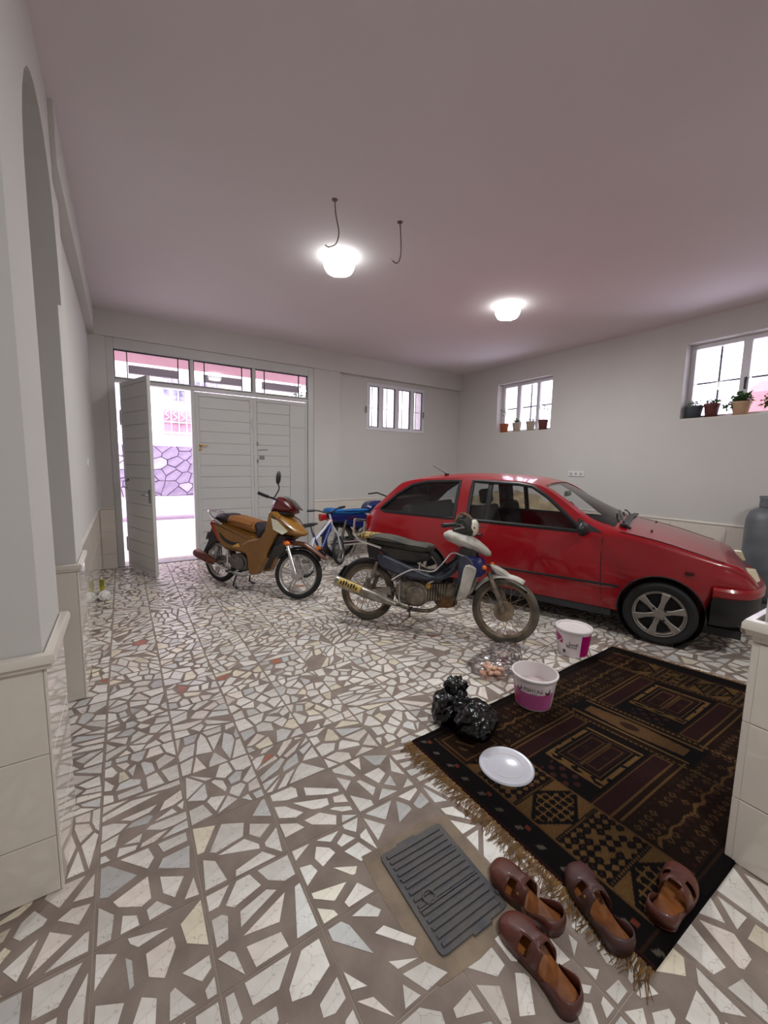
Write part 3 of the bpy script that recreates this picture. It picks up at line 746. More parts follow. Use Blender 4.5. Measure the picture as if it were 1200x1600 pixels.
for s in (-1, 1):
    P = [(-.44, .30), (-.46, .50), (-.47, .70), (-.47, .88)]
    MB().tube([(x, s * (carY(x, z) + .001), z) for x, z in P], .004, 5).obj('door_seam', BLACK, car)
    P = [(-1.90, .86), (-1.91, .65), (-1.88, .45), (-1.80, .26)]
    MB().tube([(x, s * (carY(x, z) + .001), z) for x, z in P], .004, 5).obj('door_seam', BLACK, car)
    P = [(x, .455 + .012 * (x + 1.2) / 1.5) for x in np.linspace(-1.96, -.31, 14)]
    MB().tube([(x, s * (carY(x, z) + .002), z) for x, z in P], .011, 6).obj('rubbing_strip', BLACK, car)
    MB().tube([(x, s * (carY(x, .78) + .006), .775) for x in (-1.62, -1.70, -1.80)], [.018, .024, .018], 8, flat=.6).obj('door_handle', BLACK, car)
    # fender edge crease of the bonnet
    MB().tube([(x, s * (pch(x, 3) + .004), pch(x, 4) + .003) for x in np.linspace(.40, -.34, 12)], .003, 5).obj('bonnet_seam', CABIN, car)
    # mirror
    MB().ball((-.62, s * .89, .955), (.045, .10, .065), 14, 8).obj('door_mirror', BLACK, car)
    MB().tube([(-.60, s * .80, .92), (-.61, s * .87, .94)], .025, 8).obj('mirror_arm', BLACK, car)
    MB().add([(-.48, s * (carY(-.60, .92) + .004), .925), (-.70, s * (carY(-.66, .92) + .004), .925), (-.70, s * (carY(-.70, 1.03) + .002), 1.035), (-.48, s * .73, .925), (-.70, s * .73, .925), (-.70, s * .70, 1.035)], [(0, 1, 2), (5, 4, 3), (0, 3, 4, 1), (1, 4, 5, 2), (2, 5, 3, 0)]).obj('mirror_sail', BLACK, car, False)
    # headlamp, indicator, rear lamp
    hl = MB(); Z = [(.60, .645), (.60, .755)]
    V = []
    for y, x_t, x_b in ((.46, .60, .645), (.56, .555, .605), (.64, .505, .565), (.70, .45, .515)):
        V += [(x_b + .006, s * y, .615), (x_t + .012, s * y, .712 - max(0, y - .5) * .06), (x_b - .12, s * (y - .02), .615), (x_t - .12, s * (y - .02), .712 - max(0, y - .5) * .06)]
    F = []
    for i in range(3):
        a, b = i * 4, i * 4 + 4; F += [(a, b, b + 1, a + 1), (a + 1, b + 1, b + 3, a + 3), (a, a + 2, b + 2, b), (a + 2, a + 3, b + 3, b + 2)]
    F += [(0, 1, 3, 2), (12, 14, 15, 13)]
    hl.add(V, F).obj('headlamp', mat('headlamp_plastic', lin(214, 200, 168), .15, coat=.5), car, False, .006)
    MB().box((.18, s * .782, .66), (.06, .012, .03)).obj('side_marker', mat('dark_marker', lin(60, 14, 12), .4), car, False, .004)
    MB().box((-3.19, s * .70, .74), (.10, .10, .20)).obj('rear_lamp', mat('rear_lamp_red', lin(150, 16, 20), .2), car, False, .02)
# bumpers: red upper lip, black lower part
BP = [(.335, .775), (.45, .765), (.54, .715), (.61, .61), (.655, .46), (.675, .24), (.68, 0)]
BP = smooth_pts([(x, -y) for x, y in BP] + [(x, y) for x, y in BP[-2::-1]], 3)
def bumper_path(prof):
    R = []
    for i, (x, y) in enumerate(BP):
        p0, p1 = BP[max(i - 1, 0)], BP[min(i + 1, len(BP) - 1)]; tx, ty = p1[0] - p0[0], p1[1] - p0[1]; L = math.hypot(tx, ty)
        nx, ny = ty / L, -tx / L
        R.append([(x + nx * o, y + ny * o, z) for o, z in prof])
    return MB().rings(R)
bumper_path([(.016, .500), (.030, .515), (.032, .560), (.016, .580), (-.10, .575), (-.10, .505)]).obj('bumper_lip', RED, car)
bumper_path([(.016, .500), (.016, .40), (.0, .31), (-.05, .255), (-.14, .25), (-.14, .499)]).obj('front_bumper', BLACK, car)
# end of the bumper running back to the wheel arch
for s in (-1, 1):
    MB().bb((-1.95, s * .70 - .05, .16), (-.36, s * .70 + .05, .235)).obj('sill', CABIN, car, False, .01)
R = []
for y in np.linspace(-1, 1, 15):
    xx = -3.26 + .12 * abs(y) ** 3; yy = y * .77
    R.append([(xx - .05, yy, .52), (xx - .055, yy, .42), (xx - .02, yy, .27), (xx + .2, yy * .98, .27), (xx + .2, yy * .98, .54)])
MB().rings(R).obj('rear_bumper', BLACK, car)
MB().bb((-3.1, -.66, .155), (.55, .66, .22)).obj('underbody', CABIN, car, False)
# arch lips and liners
for ax in AX:
    for s in (-1, 1):
        A = [(ax + .318 * math.cos(t), s * (carY(ax + .318 * math.cos(t), .285 + .318 * math.sin(t)) - .004), .285 + .318 * math.sin(t)) for t in np.linspace(-.12, PI + .12, 22)]
        MB().tube(A, .007, 6).obj('arch_lip', CABIN, car)
        MB().rings([[(ax + .312 * math.cos(t), s * yy, .285 + .312 * math.sin(t)) for t in np.linspace(0, 2 * PI, 28, endpoint=False)] for yy in (.50, .76)], False, False).obj('arch_liner', CABIN, car)
# wheels
RIMM = mat('car_alloy', lin(176, 168, 160), .35, .55, var=.15, vscale=12)
def car_wheel(ax, s):
    M = xf((ax, s * .69, .275))
    prof = [(.185, -.07), (.20, -.082), (.245, -.086), (.268, -.07), (.275, -.045), (.275, .045), (.268, .07), (.245, .086), (.20, .082), (.185, .07)]
    n = 48; Rg = [[(r * math.cos(2 * PI * k / n), y, r * math.sin(2 * PI * k / n)) for k in range(n)] for r, y in prof]
    ty = MB(M).rings(Rg, closed=True).obj('wheel_tyre', RUBBER, car)
    prof = [(.188, -.085), (.196, -.088), (.196, -.075), (.172, -.06), (.168, .05), (.188, .07)]
    Rg = [[(r * math.cos(2 * PI * k / n), s * -y, r * math.sin(2 * PI * k / n)) for k in range(n)] for r, y in prof]
    MB(M).rings(Rg, False, False).obj('rim', RIMM, ty)
    MB(M).cyl((0, s * .02, 0), (0, s * .03, 0), .17, n=32).obj('brake_disc', CABIN, ty)
    for k in range(6):
        a = 2 * PI * k / 6 + .3; e = MB(M @ Matrix.Rotation(-a, 4, 'Y'))
        e.slab([(.03, -.022), (.10, -.017), (.186, -.032), (.186, .032), (.10, .017), (.03, .022)], s * .078 - .012, s * .078 + .010, .004)
        e.obj('wheel_spoke', RIMM, ty)
    MB(M).cyl((0, s * .06, 0), (0, s * .094, 0), .045, .036, 20).obj('hub_cap', RIMM, ty)
    for k in range(4):
        a = 2 * PI * k / 4 + .7; MB(M).cyl((.06 * math.cos(a), s * .085, .06 * math.sin(a)), (.06 * math.cos(a), s * .096, .06 * math.sin(a)), .010, n=8).obj('wheel_nut', CABIN, ty)
for ax in AX:
    for s in (-1, 1): car_wheel(ax, s)
# cabin
for s in (-1, 1):
    st = MB().box((-1.40, s * .36, .56), (.50, .46, .16)).obj('front_seat', SEATF, car, True, .05)
    MB().box((-1.68, s * .36, .82), (.13, .44, .50), (0, -.22, 0)).obj('seat_back', SEATF, st, True, .05)
    MB().box((-1.76, s * .36, 1.16), (.09, .25, .17), (0, -.2, 0)).obj('headrest', SEATF, st, True, .035)
MB().box((-2.40, 0, .56), (.45, 1.2, .16)).obj('rear_seat', SEATF, car, True, .04)
MB().box((-2.66, 0, .78), (.13, 1.2, .46), (0, -.3, 0)).obj('rear_seat_back', SEATF, car, True, .04)
MB().box((-2.9, 0, .86), (.30, 1.2, .03)).obj('parcel_shelf', CABIN, car, False)
MB().box((-.62, 0, .86), (.32, 1.30, .16)).obj('dashboard', CABIN, car, True, .04)
MB().torus(.18, .014, 28, 8, M=xf((-.92, .36, .93), (0, 0, PI / 2)) @ xf(rot=(math.radians(-25), 0, 0))).obj('steering_wheel', BLACK, car)
MB().box((-.95, 0, 1.22), (.03, .22, .06)).obj('rear_view_mirror', BLACK, car, True, .01)
# wipers, cowl, aerial
MB().tube([(-.33, -.60, pch(-.33, 5) - .02), (-.33, 0, pch(-.33, 5) + .012), (-.33, .6, pch(-.33, 5) - .02)], .035, 8, flat=.4).obj('cowl_grille', BLACK, car)
for y0 in (-.52, .02):
    MB().tube([(-.34, y0, carZ(-.34, y0) + .03), (-.40, y0 + .25, carZ(-.40, y0 + .25) + .022), (-.43, y0 + .48, carZ(-.43, y0 + .48) + .016)], .008, 6).obj('wiper', BLACK, car)
MB().box((-.30, -.55, .965), (.05, .04, .03), (.2, .3, .4)).obj('wiper_pivot', CABIN, car, True, .01)
for y in (-.42, .42): MB().cyl((-.12, y, carZ(-.12, y) - .005), (-.12, y, carZ(-.12, y) + .018), .012, .006, 10).obj('washer_nozzle', BLACK, car)
an = MB().ball((-2.26, -.40, carZ(-2.26, .40) + .012), (.035, .018, .018), 10, 6).obj('aerial_base', BLACK, car)
MB().tube([(-2.26, -.40, carZ(-2.26, .40) + .02), (-2.43, -.44, carZ(-2.26, .40) + .115)], .006, 6).obj('aerial_rod', BLACK, an)

# heap of beige canvas between the car and the wall
def lump(name, m, c, rad, seed, amp=.25, sub=4, mt=None, crease=3.0, flat=True, parent=None):
    bm = bmesh.new(); bmesh.ops.create_icosphere(bm, subdivisions=sub, radius=1)
    for v in bm.verts:
        p = v.co.copy(); q = p * crease + Vector((seed, seed * .7, -seed))
        n = mnoise.noise(q) * .9 - abs(mnoise.noise(q * 1.9 + Vector((3, 1, 2)))) * .7 + .15
        p *= 1 + amp * n
        p = Vector((p.x * rad[0], p.y * rad[1], p.z * rad[2]))
        if flat and p.z < -rad[2] * .72: p.z = -rad[2] * .72
        v.co = p + Vector((0, 0, rad[2] * .72))
    me = bpy.data.meshes.new(name); bm.to_mesh(me); bm.free()
    me.polygons.foreach_set('use_smooth', [True] * len(me.polygons))
    o = link(name, me, m, parent); o.location = c; return o
CANVAS = mat('beige_canvas', lin(176, 158, 128), .9, col2=lin(140, 122, 96), vscale=5, bump=.3, bscale=25)
tp = lump('canvas_heap', CANVAS, (5.80, 4.70, 0), (.32, 1.15, .60), 3.1, .35, 5, crease=3.4)
tag(tp, 'crumpled beige canvas heap seen through the windows of the red car', 'canvas')
# ------------------------------------------------------------------ two-wheelers
GOLD = mat('gold_brown_paint', lin(146, 98, 28), .3, coat=.4, col2=lin(126, 82, 22), vscale=4)
GOLDS = mat('gold_brown_vinyl', lin(146, 92, 38), .6, var=.1)
MAROON = mat('maroon_plastic', lin(92, 14, 28), .25, coat=.4)
DARKV = mat('dark_vinyl', lin(46, 38, 46), .5, var=.15)
BRONZE = mat('bronze_heat_shield', lin(112, 66, 44), .35, .6, col2=lin(70, 36, 26), vscale=14)
ENG = mat('engine_alloy', lin(128, 124, 120), .5, .7, var=.3, vscale=18)
AMBER = mat('amber_lens', lin(226, 110, 20), .2)
REDL = mat('red_lens', lin(170, 26, 24), .2)
def sweep_wheel(M, R, tr, tmat, rmat, root, name, spokes='wire', nsp=5, hubm=None, drum=.05, mud=False):
    rr = R - tr * 1.75
    ty = MB(M).torus(R - tr, tr, 44, 12, sq=1.0).obj(name, tmat, root)
    n = 44; pr = [(rr + .004, -tr * .75), (rr + .010, -tr * .75), (rr - .004, -tr * .35), (rr - .008, 0), (rr - .004, tr * .35), (rr + .010, tr * .75), (rr + .004, tr * .75), (rr - .014, tr * .3), (rr - .018, 0), (rr - .014, -tr * .3)]
    MB(M).rings([[(r * math.cos(2 * PI * k / n), y, r * math.sin(2 * PI * k / n)) for k in range(n)] for r, y in pr], closed=True).obj('rim', rmat, ty)
    MB(M).lathe([(.02, -.05), (drum * .9, -.045), (drum, -.03), (drum, .03), (drum * .9, .045), (.02, .05)], 24, xf(rot=(PI / 2, 0, 0))).obj('hub', hubm or rmat, ty)
    if spokes == 'wire':
        s = MB(M)
        for k in range(28):
            a = 2 * PI * k / 28; b = a + (.5 if k % 2 else -.5); y = .035 if k % 4 < 2 else -.035
            s.tube([(drum * .9 * math.cos(b), y, drum * .9 * math.sin(b)), ((rr - .01) * math.cos(a), 0, (rr - .01) * math.sin(a))], .0022, 4)
        s.obj('spokes', rmat, ty)
    else:
        for k in range(nsp):
            a = 2 * PI * k / nsp + .5; e = MB(M @ Matrix.Rotation(-a, 4, 'Y'))
            for off in (-1, 1): e.slab([(drum * .6, off * .012 - .006), (rr - .008, off * .024 - .007), (rr - .008, off * .024 + .007), (drum * .6, off * .012 + .006)], -.014, .014, .003)
            e.obj('wheel_spoke', rmat, ty)
    return ty
def steer(hx, hz, rake, ang):
    """rotation about a raked steering axis through (hx,0,hz)"""
    ax = Vector((-math.sin(rake), 0, math.cos(rake)))
    return Matrix.Translation((hx, 0, hz)) @ Matrix.Rotation(ang, 4, ax) @ Matrix.Translation((-hx, 0, -hz))
def engine(root, x, z, mt, sc=1.0):
    e = MB(xf((x, 0, z), sc=(sc, sc, sc)))
    e.slab(smooth_pts([(-.16, -.05), (-.10, -.10), (.05, -.11), (.12, -.06), (.12, .05), (.03, .10), (-.10, .09), (-.16, .04)], 3, True), -.10, .10, .02)
    e.lathe([(.085, .09), (.085, .125), (.07, .14), (.02, .142)], 24, xf((.03, 0, -.01), (PI / 2, 0, 0)))
    e.lathe([(.06, .09), (.055, .12), (.02, .125)], 20, xf((-.09, 0, .0), (PI / 2, 0, 0)))
    o = e.obj('engine_case', mt, root)
    c = MB(xf((x, 0, z), sc=(sc, sc, sc)))
    for i in range(7): c.box((.14 + i * .022, 0, .02 + i * .004), (.012, .15 - .004 * i, .15 - .004 * i))
    c.box((.21, 0, .032), (.18, .10, .10)); c.obj('engine_cylinder', mt, o, False)
    c = MB(xf((x, 0, z), sc=(sc, sc, sc))); c.slab(smooth_pts([(.28, -.05), (.36, -.03), (.37, .08), (.29, .11)], 3, True), -.06, .06, .01).obj('cylinder_head', mt, o)
    return o
def arcpts(cx, cz, R, a0, a1, n): return [(cx + R * math.cos(math.radians(a0 + (a1 - a0) * i / n)), cz + R * math.sin(math.radians(a0 + (a1 - a0) * i / n))) for i in range(n + 1)]
def fender(mb, cx, cz, R, a0, a1, w, n=14, h=.03):
    G = []
    for (px, pz) in arcpts(cx, cz, 1, a0, a1, n):
        ux, uz = px - cx, pz - cz
        G.append([(cx + ux * (R - h * k * k), w * k, cz + uz * (R - h * k * k)) for k in (-1, -.8, -.4, 0, .4, .8, 1)])
    return mb.grid(G)

# ---- gold-brown underbone motorcycle near the gate
A1, B1 = Vector((.973, 5.266, 0)), Vector((1.591, 4.181, 0)); d = B1 - A1
b1 = thing('motorcycle', 'clean gold-brown step-through motorcycle with red-brown muffler, parked in front of the white gate', 'motorcycle', A1, (math.radians(-3), 0, math.atan2(d.y, d.x)))
WB = d.length; R1 = .272
S1 = steer(1.02, .90, math.radians(26), math.radians(20))
sweep_wheel(xf((0, 0, R1)), R1, .036, RUBBER, ALLOY, b1, 'rear_wheel', 'cast', 5, ENG, .06)
sweep_wheel(S1 @ xf((WB, 0, R1)), R1, .034, RUBBER, ALLOY, b1, 'front_wheel', 'cast', 5, ALLOY, .055)
rear = smooth_pts([(-.06, .775), (.10, .765), (.30, .735), (.52, .685), (.66, .665), (.76, .60), (.80, .50), (.70, .42), (.55, .415), (.38, .43), (.16, .44), (.06, .53), (-.03, .68)], 3, True)
MB().slab(rear, -.115, .115, .035).obj('side_body', GOLD, b1)
MB().slab(smooth_pts([(.10, .64), (.20, .575), (.34, .545), (.44, .555), (.40, .53), (.28, .51), (.15, .56)], 3, True), -.122, -.110, .002).obj('body_decal', BLACK, b1)
MB().slab([(.32, .49), (.44, .50), (.42, .545)], -.124, -.110, .001).obj('decal_mark', mat('pale_gold_decal', lin(222, 178, 92), .4), b1)
shield = [(.60, .60), (.70, .625), (.78, .645), (.84, .72), (.875, .82), (.90, .935), (.93, .955), (.99, .955), (1.05, .90), (1.05, .74), (.99, .66), (.92, .54), (.84, .38), (.765, .245), (.735, .215), (.64, .20), (.615, .22), (.605, .30), (.585, .40), (.54, .46), (.50, .54)]
MB().slab(shield, -.155, -.045, .022).obj('leg_shield', GOLD, b1); MB().slab(shield, .045, .155, .022).obj('leg_shield', GOLD, b1)
MB().slab([(.66, .50), (.80, .62), (.90, .90), (1.0, .92), (1.0, .68), (.90, .52), (.76, .26), (.68, .24)], -.06, .06).obj('inner_shield', BLACK, b1)
cowl_r = []
for x, w, zt, zb in ((.93, .12, .965, .80), (1.00, .165, .955, .72), (1.08, .165, .90, .69), (1.16, .145, .845, .685), (1.24, .11, .79, .69), (1.30, .06, .75, .70), (1.325, .02, .735, .715)):
    cowl_r.append([(x, w * math.cos(2 * PI * k / 16), (zt + zb) / 2 + (zt - zb) / 2 * math.sin(2 * PI * k / 16)) for k in range(16)])
cw = MB().rings(cowl_r).obj('front_cowl', GOLD, b1)
HLAMP = mat('headlamp_clear', lin(220, 216, 196), .1, coat=.6)
for s in (-1, 1):
    MB().add([(.975, s * .176, .885), (1.06, s * .170, .865), (1.19, s * .146, .755), (1.13, s * .166, .715), (1.01, s * .182, .765), (1.0, s * .13, .87), (1.15, s * .1, .75)], [(0, 1, 2, 3, 4), (0, 5, 1), (1, 5, 6, 2)]).obj('headlamp', HLAMP, cw, False)
    MB().tube([(.975, s * .168, .90), (1.10, s * .150, .86), (1.22, s * .115, .765)], .006, 6).obj('lamp_trim', BLACK, cw)
MB().slab([(1.05, .72), (1.20, .69), (1.08, .62), (.96, .55), (.90, .42), (.86, .42), (.95, .62)], -.12, .12, .02).obj('lower_cowl', BLACK, b1)
seat = MB().slab(smooth_pts([(.20, .77), (.24, .855), (.40, .842), (.60, .815), (.665, .80), (.665, .69), (.45, .715), (.25, .745)], 3, True), -.13, .13, .04).obj('seat', GOLDS, b1)
MB().slab(smooth_pts([(-.02, .79), (.04, .862), (.22, .868), (.27, .82), (.25, .76), (.12, .775)], 3, True), -.12, .12, .035).obj('pillion_pad', DARKV, b1)
MB().slab(smooth_pts([(.655, .69), (.655, .805), (.72, .79), (.765, .73), (.76, .63), (.70, .60)], 3, True), -.11, .11, .035).obj('seat_nose', DARKV, b1)
for s in (-1, 1): MB().tube(smooth_pts([(-.18, s * .05, .885), (-.12, s * .09, .875), (-.02, s * .12, .815), (.16, s * .125, .74)], 4), .013, 8).obj('grab_rail', CHROME, b1)
MB().tube([(-.18, -.05, .885), (-.18, .05, .885)], .013, 8).obj('grab_rail', CHROME, b1)
MB().box((-.10, 0, .875), (.16, .12, .012)).obj('carrier_plate', CHROME, b1, True, .004)
MB().slab(smooth_pts([(-.10, .77), (-.04, .79), (.0, .74), (-.02, .66), (-.07, .67)], 3, True), -.09, .09, .02).obj('tail_lamp', REDL, b1)
MB().slab([(-.05, .76), (.0, .70), (.10, .53), (.085, .525), (-.03, .67), (-.07, .74)], -.119, -.09, .004).obj('tail_strip', REDL, b1)
MB().slab(smooth_pts([(-.09, .70), (.06, .68), (.06, .56), (-.06, .48), (-.20, .36), (-.24, .37), (-.16, .50)], 2, True), -.075, .075, .01).obj('rear_fender', BLACK, b1)
MB().box((-.17, 0, .57), (.012, .16, .10), (0, .35, 0)).obj('number_plate', mat('plate_grey', lin(120, 120, 124), .5), b1, False)
mu = MB().tube([(-.29, -.15, .365), (-.27, -.15, .358), (-.02, -.148, .290), (.06, -.145, .268)], [.035, .050, .050, .026], 16).obj('muffler', BRONZE, b1)
MB().tube(smooth_pts([(.04, -.145, .27), (.18, -.14, .225), (.42, -.12, .185), (.62, -.06, .20), (.74, 0, .33)], 5), .017, 10).obj('exhaust_pipe', CHROME, b1)
MB().box((-.14, -.197, .325), (.20, .008, .06), (0, .24, 0)).obj('heat_shield_decal', MAROON, mu, True, .002)
engine(b1, .40, .31, ENG, .95)
MB().tube([(.0, -.09, R1), (.30, -.07, .30)], .018, 8).tube([(.0, .09, R1), (.30, .07, .30)], .018, 8).obj('swing_arm', STEEL, b1)
for s in (-1, 1):
    sh = MB().tube([(.0, s * .10, .30), (.06, s * .10, .46)], .014, 8).obj('shock_absorber', CHROME, b1)
    q = MB()
    for i in range(9): q.torus(.026, .005, 14, 6, M=xf((.01 + .006 * i, s * .10, .33 + .016 * i), (PI / 2, .35, 0)))
    q.obj('spring', STEEL, sh)
    MB().tube([(.34, s * .10, .22), (.36, s * .24, .22)], .011, 8).obj('foot_peg', BLACK, b1)
MB().tube([(.40, -.10, .20), (.36, -.13, .03), (.44, -.14, .01)], .010, 8).tube([(.40, .10, .20), (.36, .13, .03), (.44, .14, .01)], .010, 8).tube([(.40, -.11, .19), (.40, .11, .19)], .012, 8).obj('centre_stand', BLACK, b1)
MB().tube(smooth_pts([(.30, -.13, .24), (.38, -.15, .18), (.55, -.15, .17), (.60, -.15, .20)], 4), .008, 6).obj('brake_pedal', STEEL, b1)
MB().tube([(.26, -.13, .43), (.27, -.135, .25)], .012, 8).obj('kick_starter', CHROME, b1)
for s in (-1, 1):
    MB(S1).tube([(WB, s * .085, R1), (WB - .14, s * .085, .60)], [.022, .02], 12).obj('fork_leg', CHROME, b1)
    MB(S1).ball((WB - .12, s * .13, .60), (.04, .03, .026), 12, 8).obj('indicator', AMBER, b1)
MB(S1).box((WB - .15, 0, .615), (.08, .24, .06)).obj('fork_bridge', MAROON, b1, True, .015)
fender(MB(S1), WB, R1, R1 + .028, 35, 150, .055, 14, .02).obj('front_fender', BLACK, b1, solid=.005)
MB(S1).slab(smooth_pts([(WB - .10, .62), (WB + .04, .63), (WB + .26, .50), (WB + .30, .455), (WB + .22, .485), (WB + .05, .575), (WB - .08, .585)], 2, True), -.05, .05, .012).obj('fender_cap', mat('brown_fender', lin(104, 62, 40), .35, coat=.3), b1)
MB(S1).slab(smooth_pts([(.89, .95), (.88, 1.04), (.93, 1.10), (1.02, 1.10), (1.13, 1.02), (1.16, .95), (1.04, .93)], 3, True), -.10, .10, .04).obj('handlebar_cowl', MAROON, b1)
G = []
for i in range(7):
    t = i / 6; G.append([(1.02 + .17 * t - .35 * (y * y), y, 1.115 - .13 * t ** 1.5) for y in np.linspace(-.10, .10, 9)])
MB(S1).grid(G).obj('wind_deflector', glass_mat('smoked_plastic', (.55, .42, .36, 1), .1), b1, solid=.004)
MB(S1).slab([(.87, .96), (.90, .90), (1.08, .90), (1.12, .95)], -.09, .09, .02).obj('headset', BLACK, b1)
MB(S1).tube(smooth_pts([(.86, -.34, 1.10), (.92, -.20, 1.08), (.97, 0, 1.06), (.92, .20, 1.08), (.86, .34, 1.10)], 4), .011, 8).obj('handlebar', BLACK, b1)
for s in (-1, 1):
    MB(S1).tube([(.85, s * .36, 1.105), (.90, s * .23, 1.085)], .018, 10).obj('grip', BLACK, b1)
    if s > 0: continue
    mr = MB(S1).tube(smooth_pts([(.94, s * .17, 1.08), (1.0, s * .20, 1.18), (.99, s * .22, 1.24)], 4), .007, 8).obj('mirror_stem', BLACK, b1)
    MB(S1).ball((.99, s * .225, 1.30), (.022, .045, .075), 14, 10).obj('mirror', BLACK, mr)

# ---- old dusty underbone motorcycle beside the car
DUST = mat('dusty_rubber', lin(104, 94, 82), .95, col2=lin(64, 58, 52), vscale=8)
RUST = mat('rusty_rim', lin(158, 138, 116), .55, .3, col2=lin(112, 94, 78), vscale=12)
NAVY = mat('worn_navy_panel', lin(42, 44, 62), .5, col2=lin(70, 72, 84), vscale=9)
OLDV = mat('dusty_seat_vinyl', lin(78, 72, 62), .7, col2=lin(50, 46, 42), vscale=7)
GREASE = mat('greasy_metal', lin(142, 128, 112), .6, .3, col2=lin(72, 64, 58), vscale=14)
PALEP = mat('dirty_white_panel', lin(206, 200, 192), .5, col2=lin(160, 152, 144), vscale=6)
BLUEP = mat('blue_plastic', lin(24, 34, 98), .4, var=.2)
DKP = mat('dark_dusty_plastic', lin(34, 32, 32), .7, col2=lin(60, 56, 52), vscale=9)
A2, B2 = Vector((1.937, 3.243, 0)), Vector((2.663, 2.21, 0)); d = B2 - A2; WB = d.length; R2 = .282
b2 = thing('motorcycle', 'old dusty dark motorcycle with dirty white nose panel and silver muffler beside the red car', 'motorcycle', A2, (math.radians(-9), 0, math.atan2(d.y, d.x)))
S2 = steer(.98, .80, math.radians(26), math.radians(-6))
sweep_wheel(xf((-.03, 0, R2)), R2, .034, DUST, RUST, b2, 'rear_wheel', 'wire', hubm=GREASE, drum=.065)
sweep_wheel(S2 @ xf((WB, 0, R2)), R2, .032, DUST, RUST, b2, 'front_wheel', 'wire', hubm=RUST, drum=.075)
MB().slab(smooth_pts([(-.05, .78), (.05, .845), (.22, .835), (.40, .80), (.53, .795), (.59, .77), (.57, .72), (.40, .715), (.18, .735), (.0, .755)], 3, True), -.125, .125, .035).obj('seat', OLDV, b2)
MB().slab(smooth_pts([(.12, .73), (.54, .71), (.52, .62), (.30, .60), (.14, .66)], 3, True), -.09, .09, .02).obj('under_seat_box', DKP, b2)
MB().slab(smooth_pts([(.12, .66), (.34, .60), (.55, .53), (.66, .50), (.62, .46), (.45, .46), (.22, .50), (.10, .56)], 3, True), -.115, -.05, .02).obj('side_panel', NAVY, b2)
MB().slab(smooth_pts([(.12, .66), (.34, .60), (.55, .53), (.66, .50), (.62, .46), (.45, .46), (.22, .50), (.10, .56)], 3, True), .05, .115, .02).obj('side_panel', NAVY, b2)
MB().tube(smooth_pts([(-.02, 0, .74), (.20, 0, .66), (.45, 0, .55), (.66, 0, .52), (.82, 0, .66), (.92, 0, .84)], 4), .038, 10).obj('frame_spine', DKP, b2)
MB().slab(smooth_pts([(.56, .525), (.68, .53), (.78, .60), (.86, .73), (.90, .72), (.84, .60), (.78, .52), (.68, .465), (.58, .475)], 3, True), -.09, .09, .02).obj('tunnel_cover', NAVY, b2)
MB().slab(smooth_pts([(.84, .74), (.92, .82), (1.0, .78), (.98, .62), (.93, .46), (.87, .36), (.83, .36), (.86, .52)], 3, True), -.10, .10, .02).obj('leg_shield', DKP, b2)
for s in (-1, 1):
    MB().slab(smooth_pts([(.93, .64), (1.02, .62), (1.0, .52), (.96, .38), (.90, .335), (.875, .34), (.90, .48)], 3, True), s * .14 - .035, s * .14 + .035, .012).obj('lower_shield', PALEP, b2)
    MB().slab(smooth_pts([(.88, .72), (.96, .70), (1.0, .62), (.95, .52), (.90, .46), (.87, .55)], 3, True), s * .125 - .03, s * .125 + .03, .012).obj('shield_wing', NAVY, b2)
MB().slab(smooth_pts([(.90, .70), (1.04, .71), (1.07, .60), (1.05, .55), (.97, .56)], 3, True), -.135, .135, .03).obj('front_panel', BLUEP, b2)
nose = []
for x, w, zc, h in ((.69, .03, .885, .02), (.73, .08, .880, .05), (.82, .135, .865, .068), (.92, .145, .838, .068), (1.01, .12, .80, .056), (1.08, .07, .765, .04), (1.115, .025, .75, .018)):
    nose.append([(x, w * math.cos(2 * PI * k / 16), zc + h * math.sin(2 * PI * k / 16)) for k in range(16)])
MB().rings(nose).obj('nose_panel', PALEP, b2)
MB(S2).slab(smooth_pts([(.80, .90), (.78, .98), (.82, 1.06), (.89, 1.07), (.95, 1.02), (.97, .94), (.93, .89)], 3, True), -.11, .11, .04).obj('headset_cover', DKP, b2)
MB(S2).ball((.955, 0, .97), (.04, .085, .075), 16, 10).obj('headlamp', HLAMP, b2)
MB(S2).tube(smooth_pts([(.80, -.36, .98), (.86, -.22, .99), (.90, 0, .98), (.86, .22, .99), (.80, .36, .98)], 4), .011, 8).obj('handlebar', DKP, b2)
for s in (-1, 1):
    MB(S2).tube([(.79, s * .38, .98), (.85, s * .25, .99)], .019, 10).obj('grip', BLACK, b2)
    MB(S2).tube([(.90, s * .22, .985), (.95, s * .30, .975), (.90, s * .40, .96)], .006, 6).obj('brake_lever', STEEL, b2)
    MB(S2).tube([(WB, s * .085, R2), (WB - .04, s * .085, .40), (WB - .14, s * .08, .60)], [.026, .022, .018], 10).obj('fork_leg', GREASE, b2)
    MB(S2).ball((WB - .16, s * .15, .645), (.02, .02, .02), 10, 8).obj('indicator', AMBER, b2)
MB(S2).lathe([(.03, .045), (.085, .045), (.085, .062), (.02, .066)], 22, S2.inverted() @ S2 @ xf((WB, 0, R2), (PI / 2, 0, 0))).obj('drum_brake', RUST, b2)
fender(MB(S2), WB, R2, R2 + .03, 60, 150, .055).obj('front_fender', PALEP, b2, solid=.005)
MB(S2).slab(smooth_pts([(WB - .14, .66), (WB - .02, .62), (WB + .16, .49), (WB + .19, .455), (WB + .08, .52), (WB - .08, .585)], 2, True), -.045, .045, .012).obj('fender_cap', PALEP, b2)
fender(MB(), -.03, R2, R2 + .035, 65, 172, .065).obj('rear_fender', BLACK, b2, solid=.006)
MB().slab([(-.28, .47), (-.34, .36), (-.36, .37), (-.27, .50)], -.06, .06, .004).obj('mud_flap', BLACK, b2)
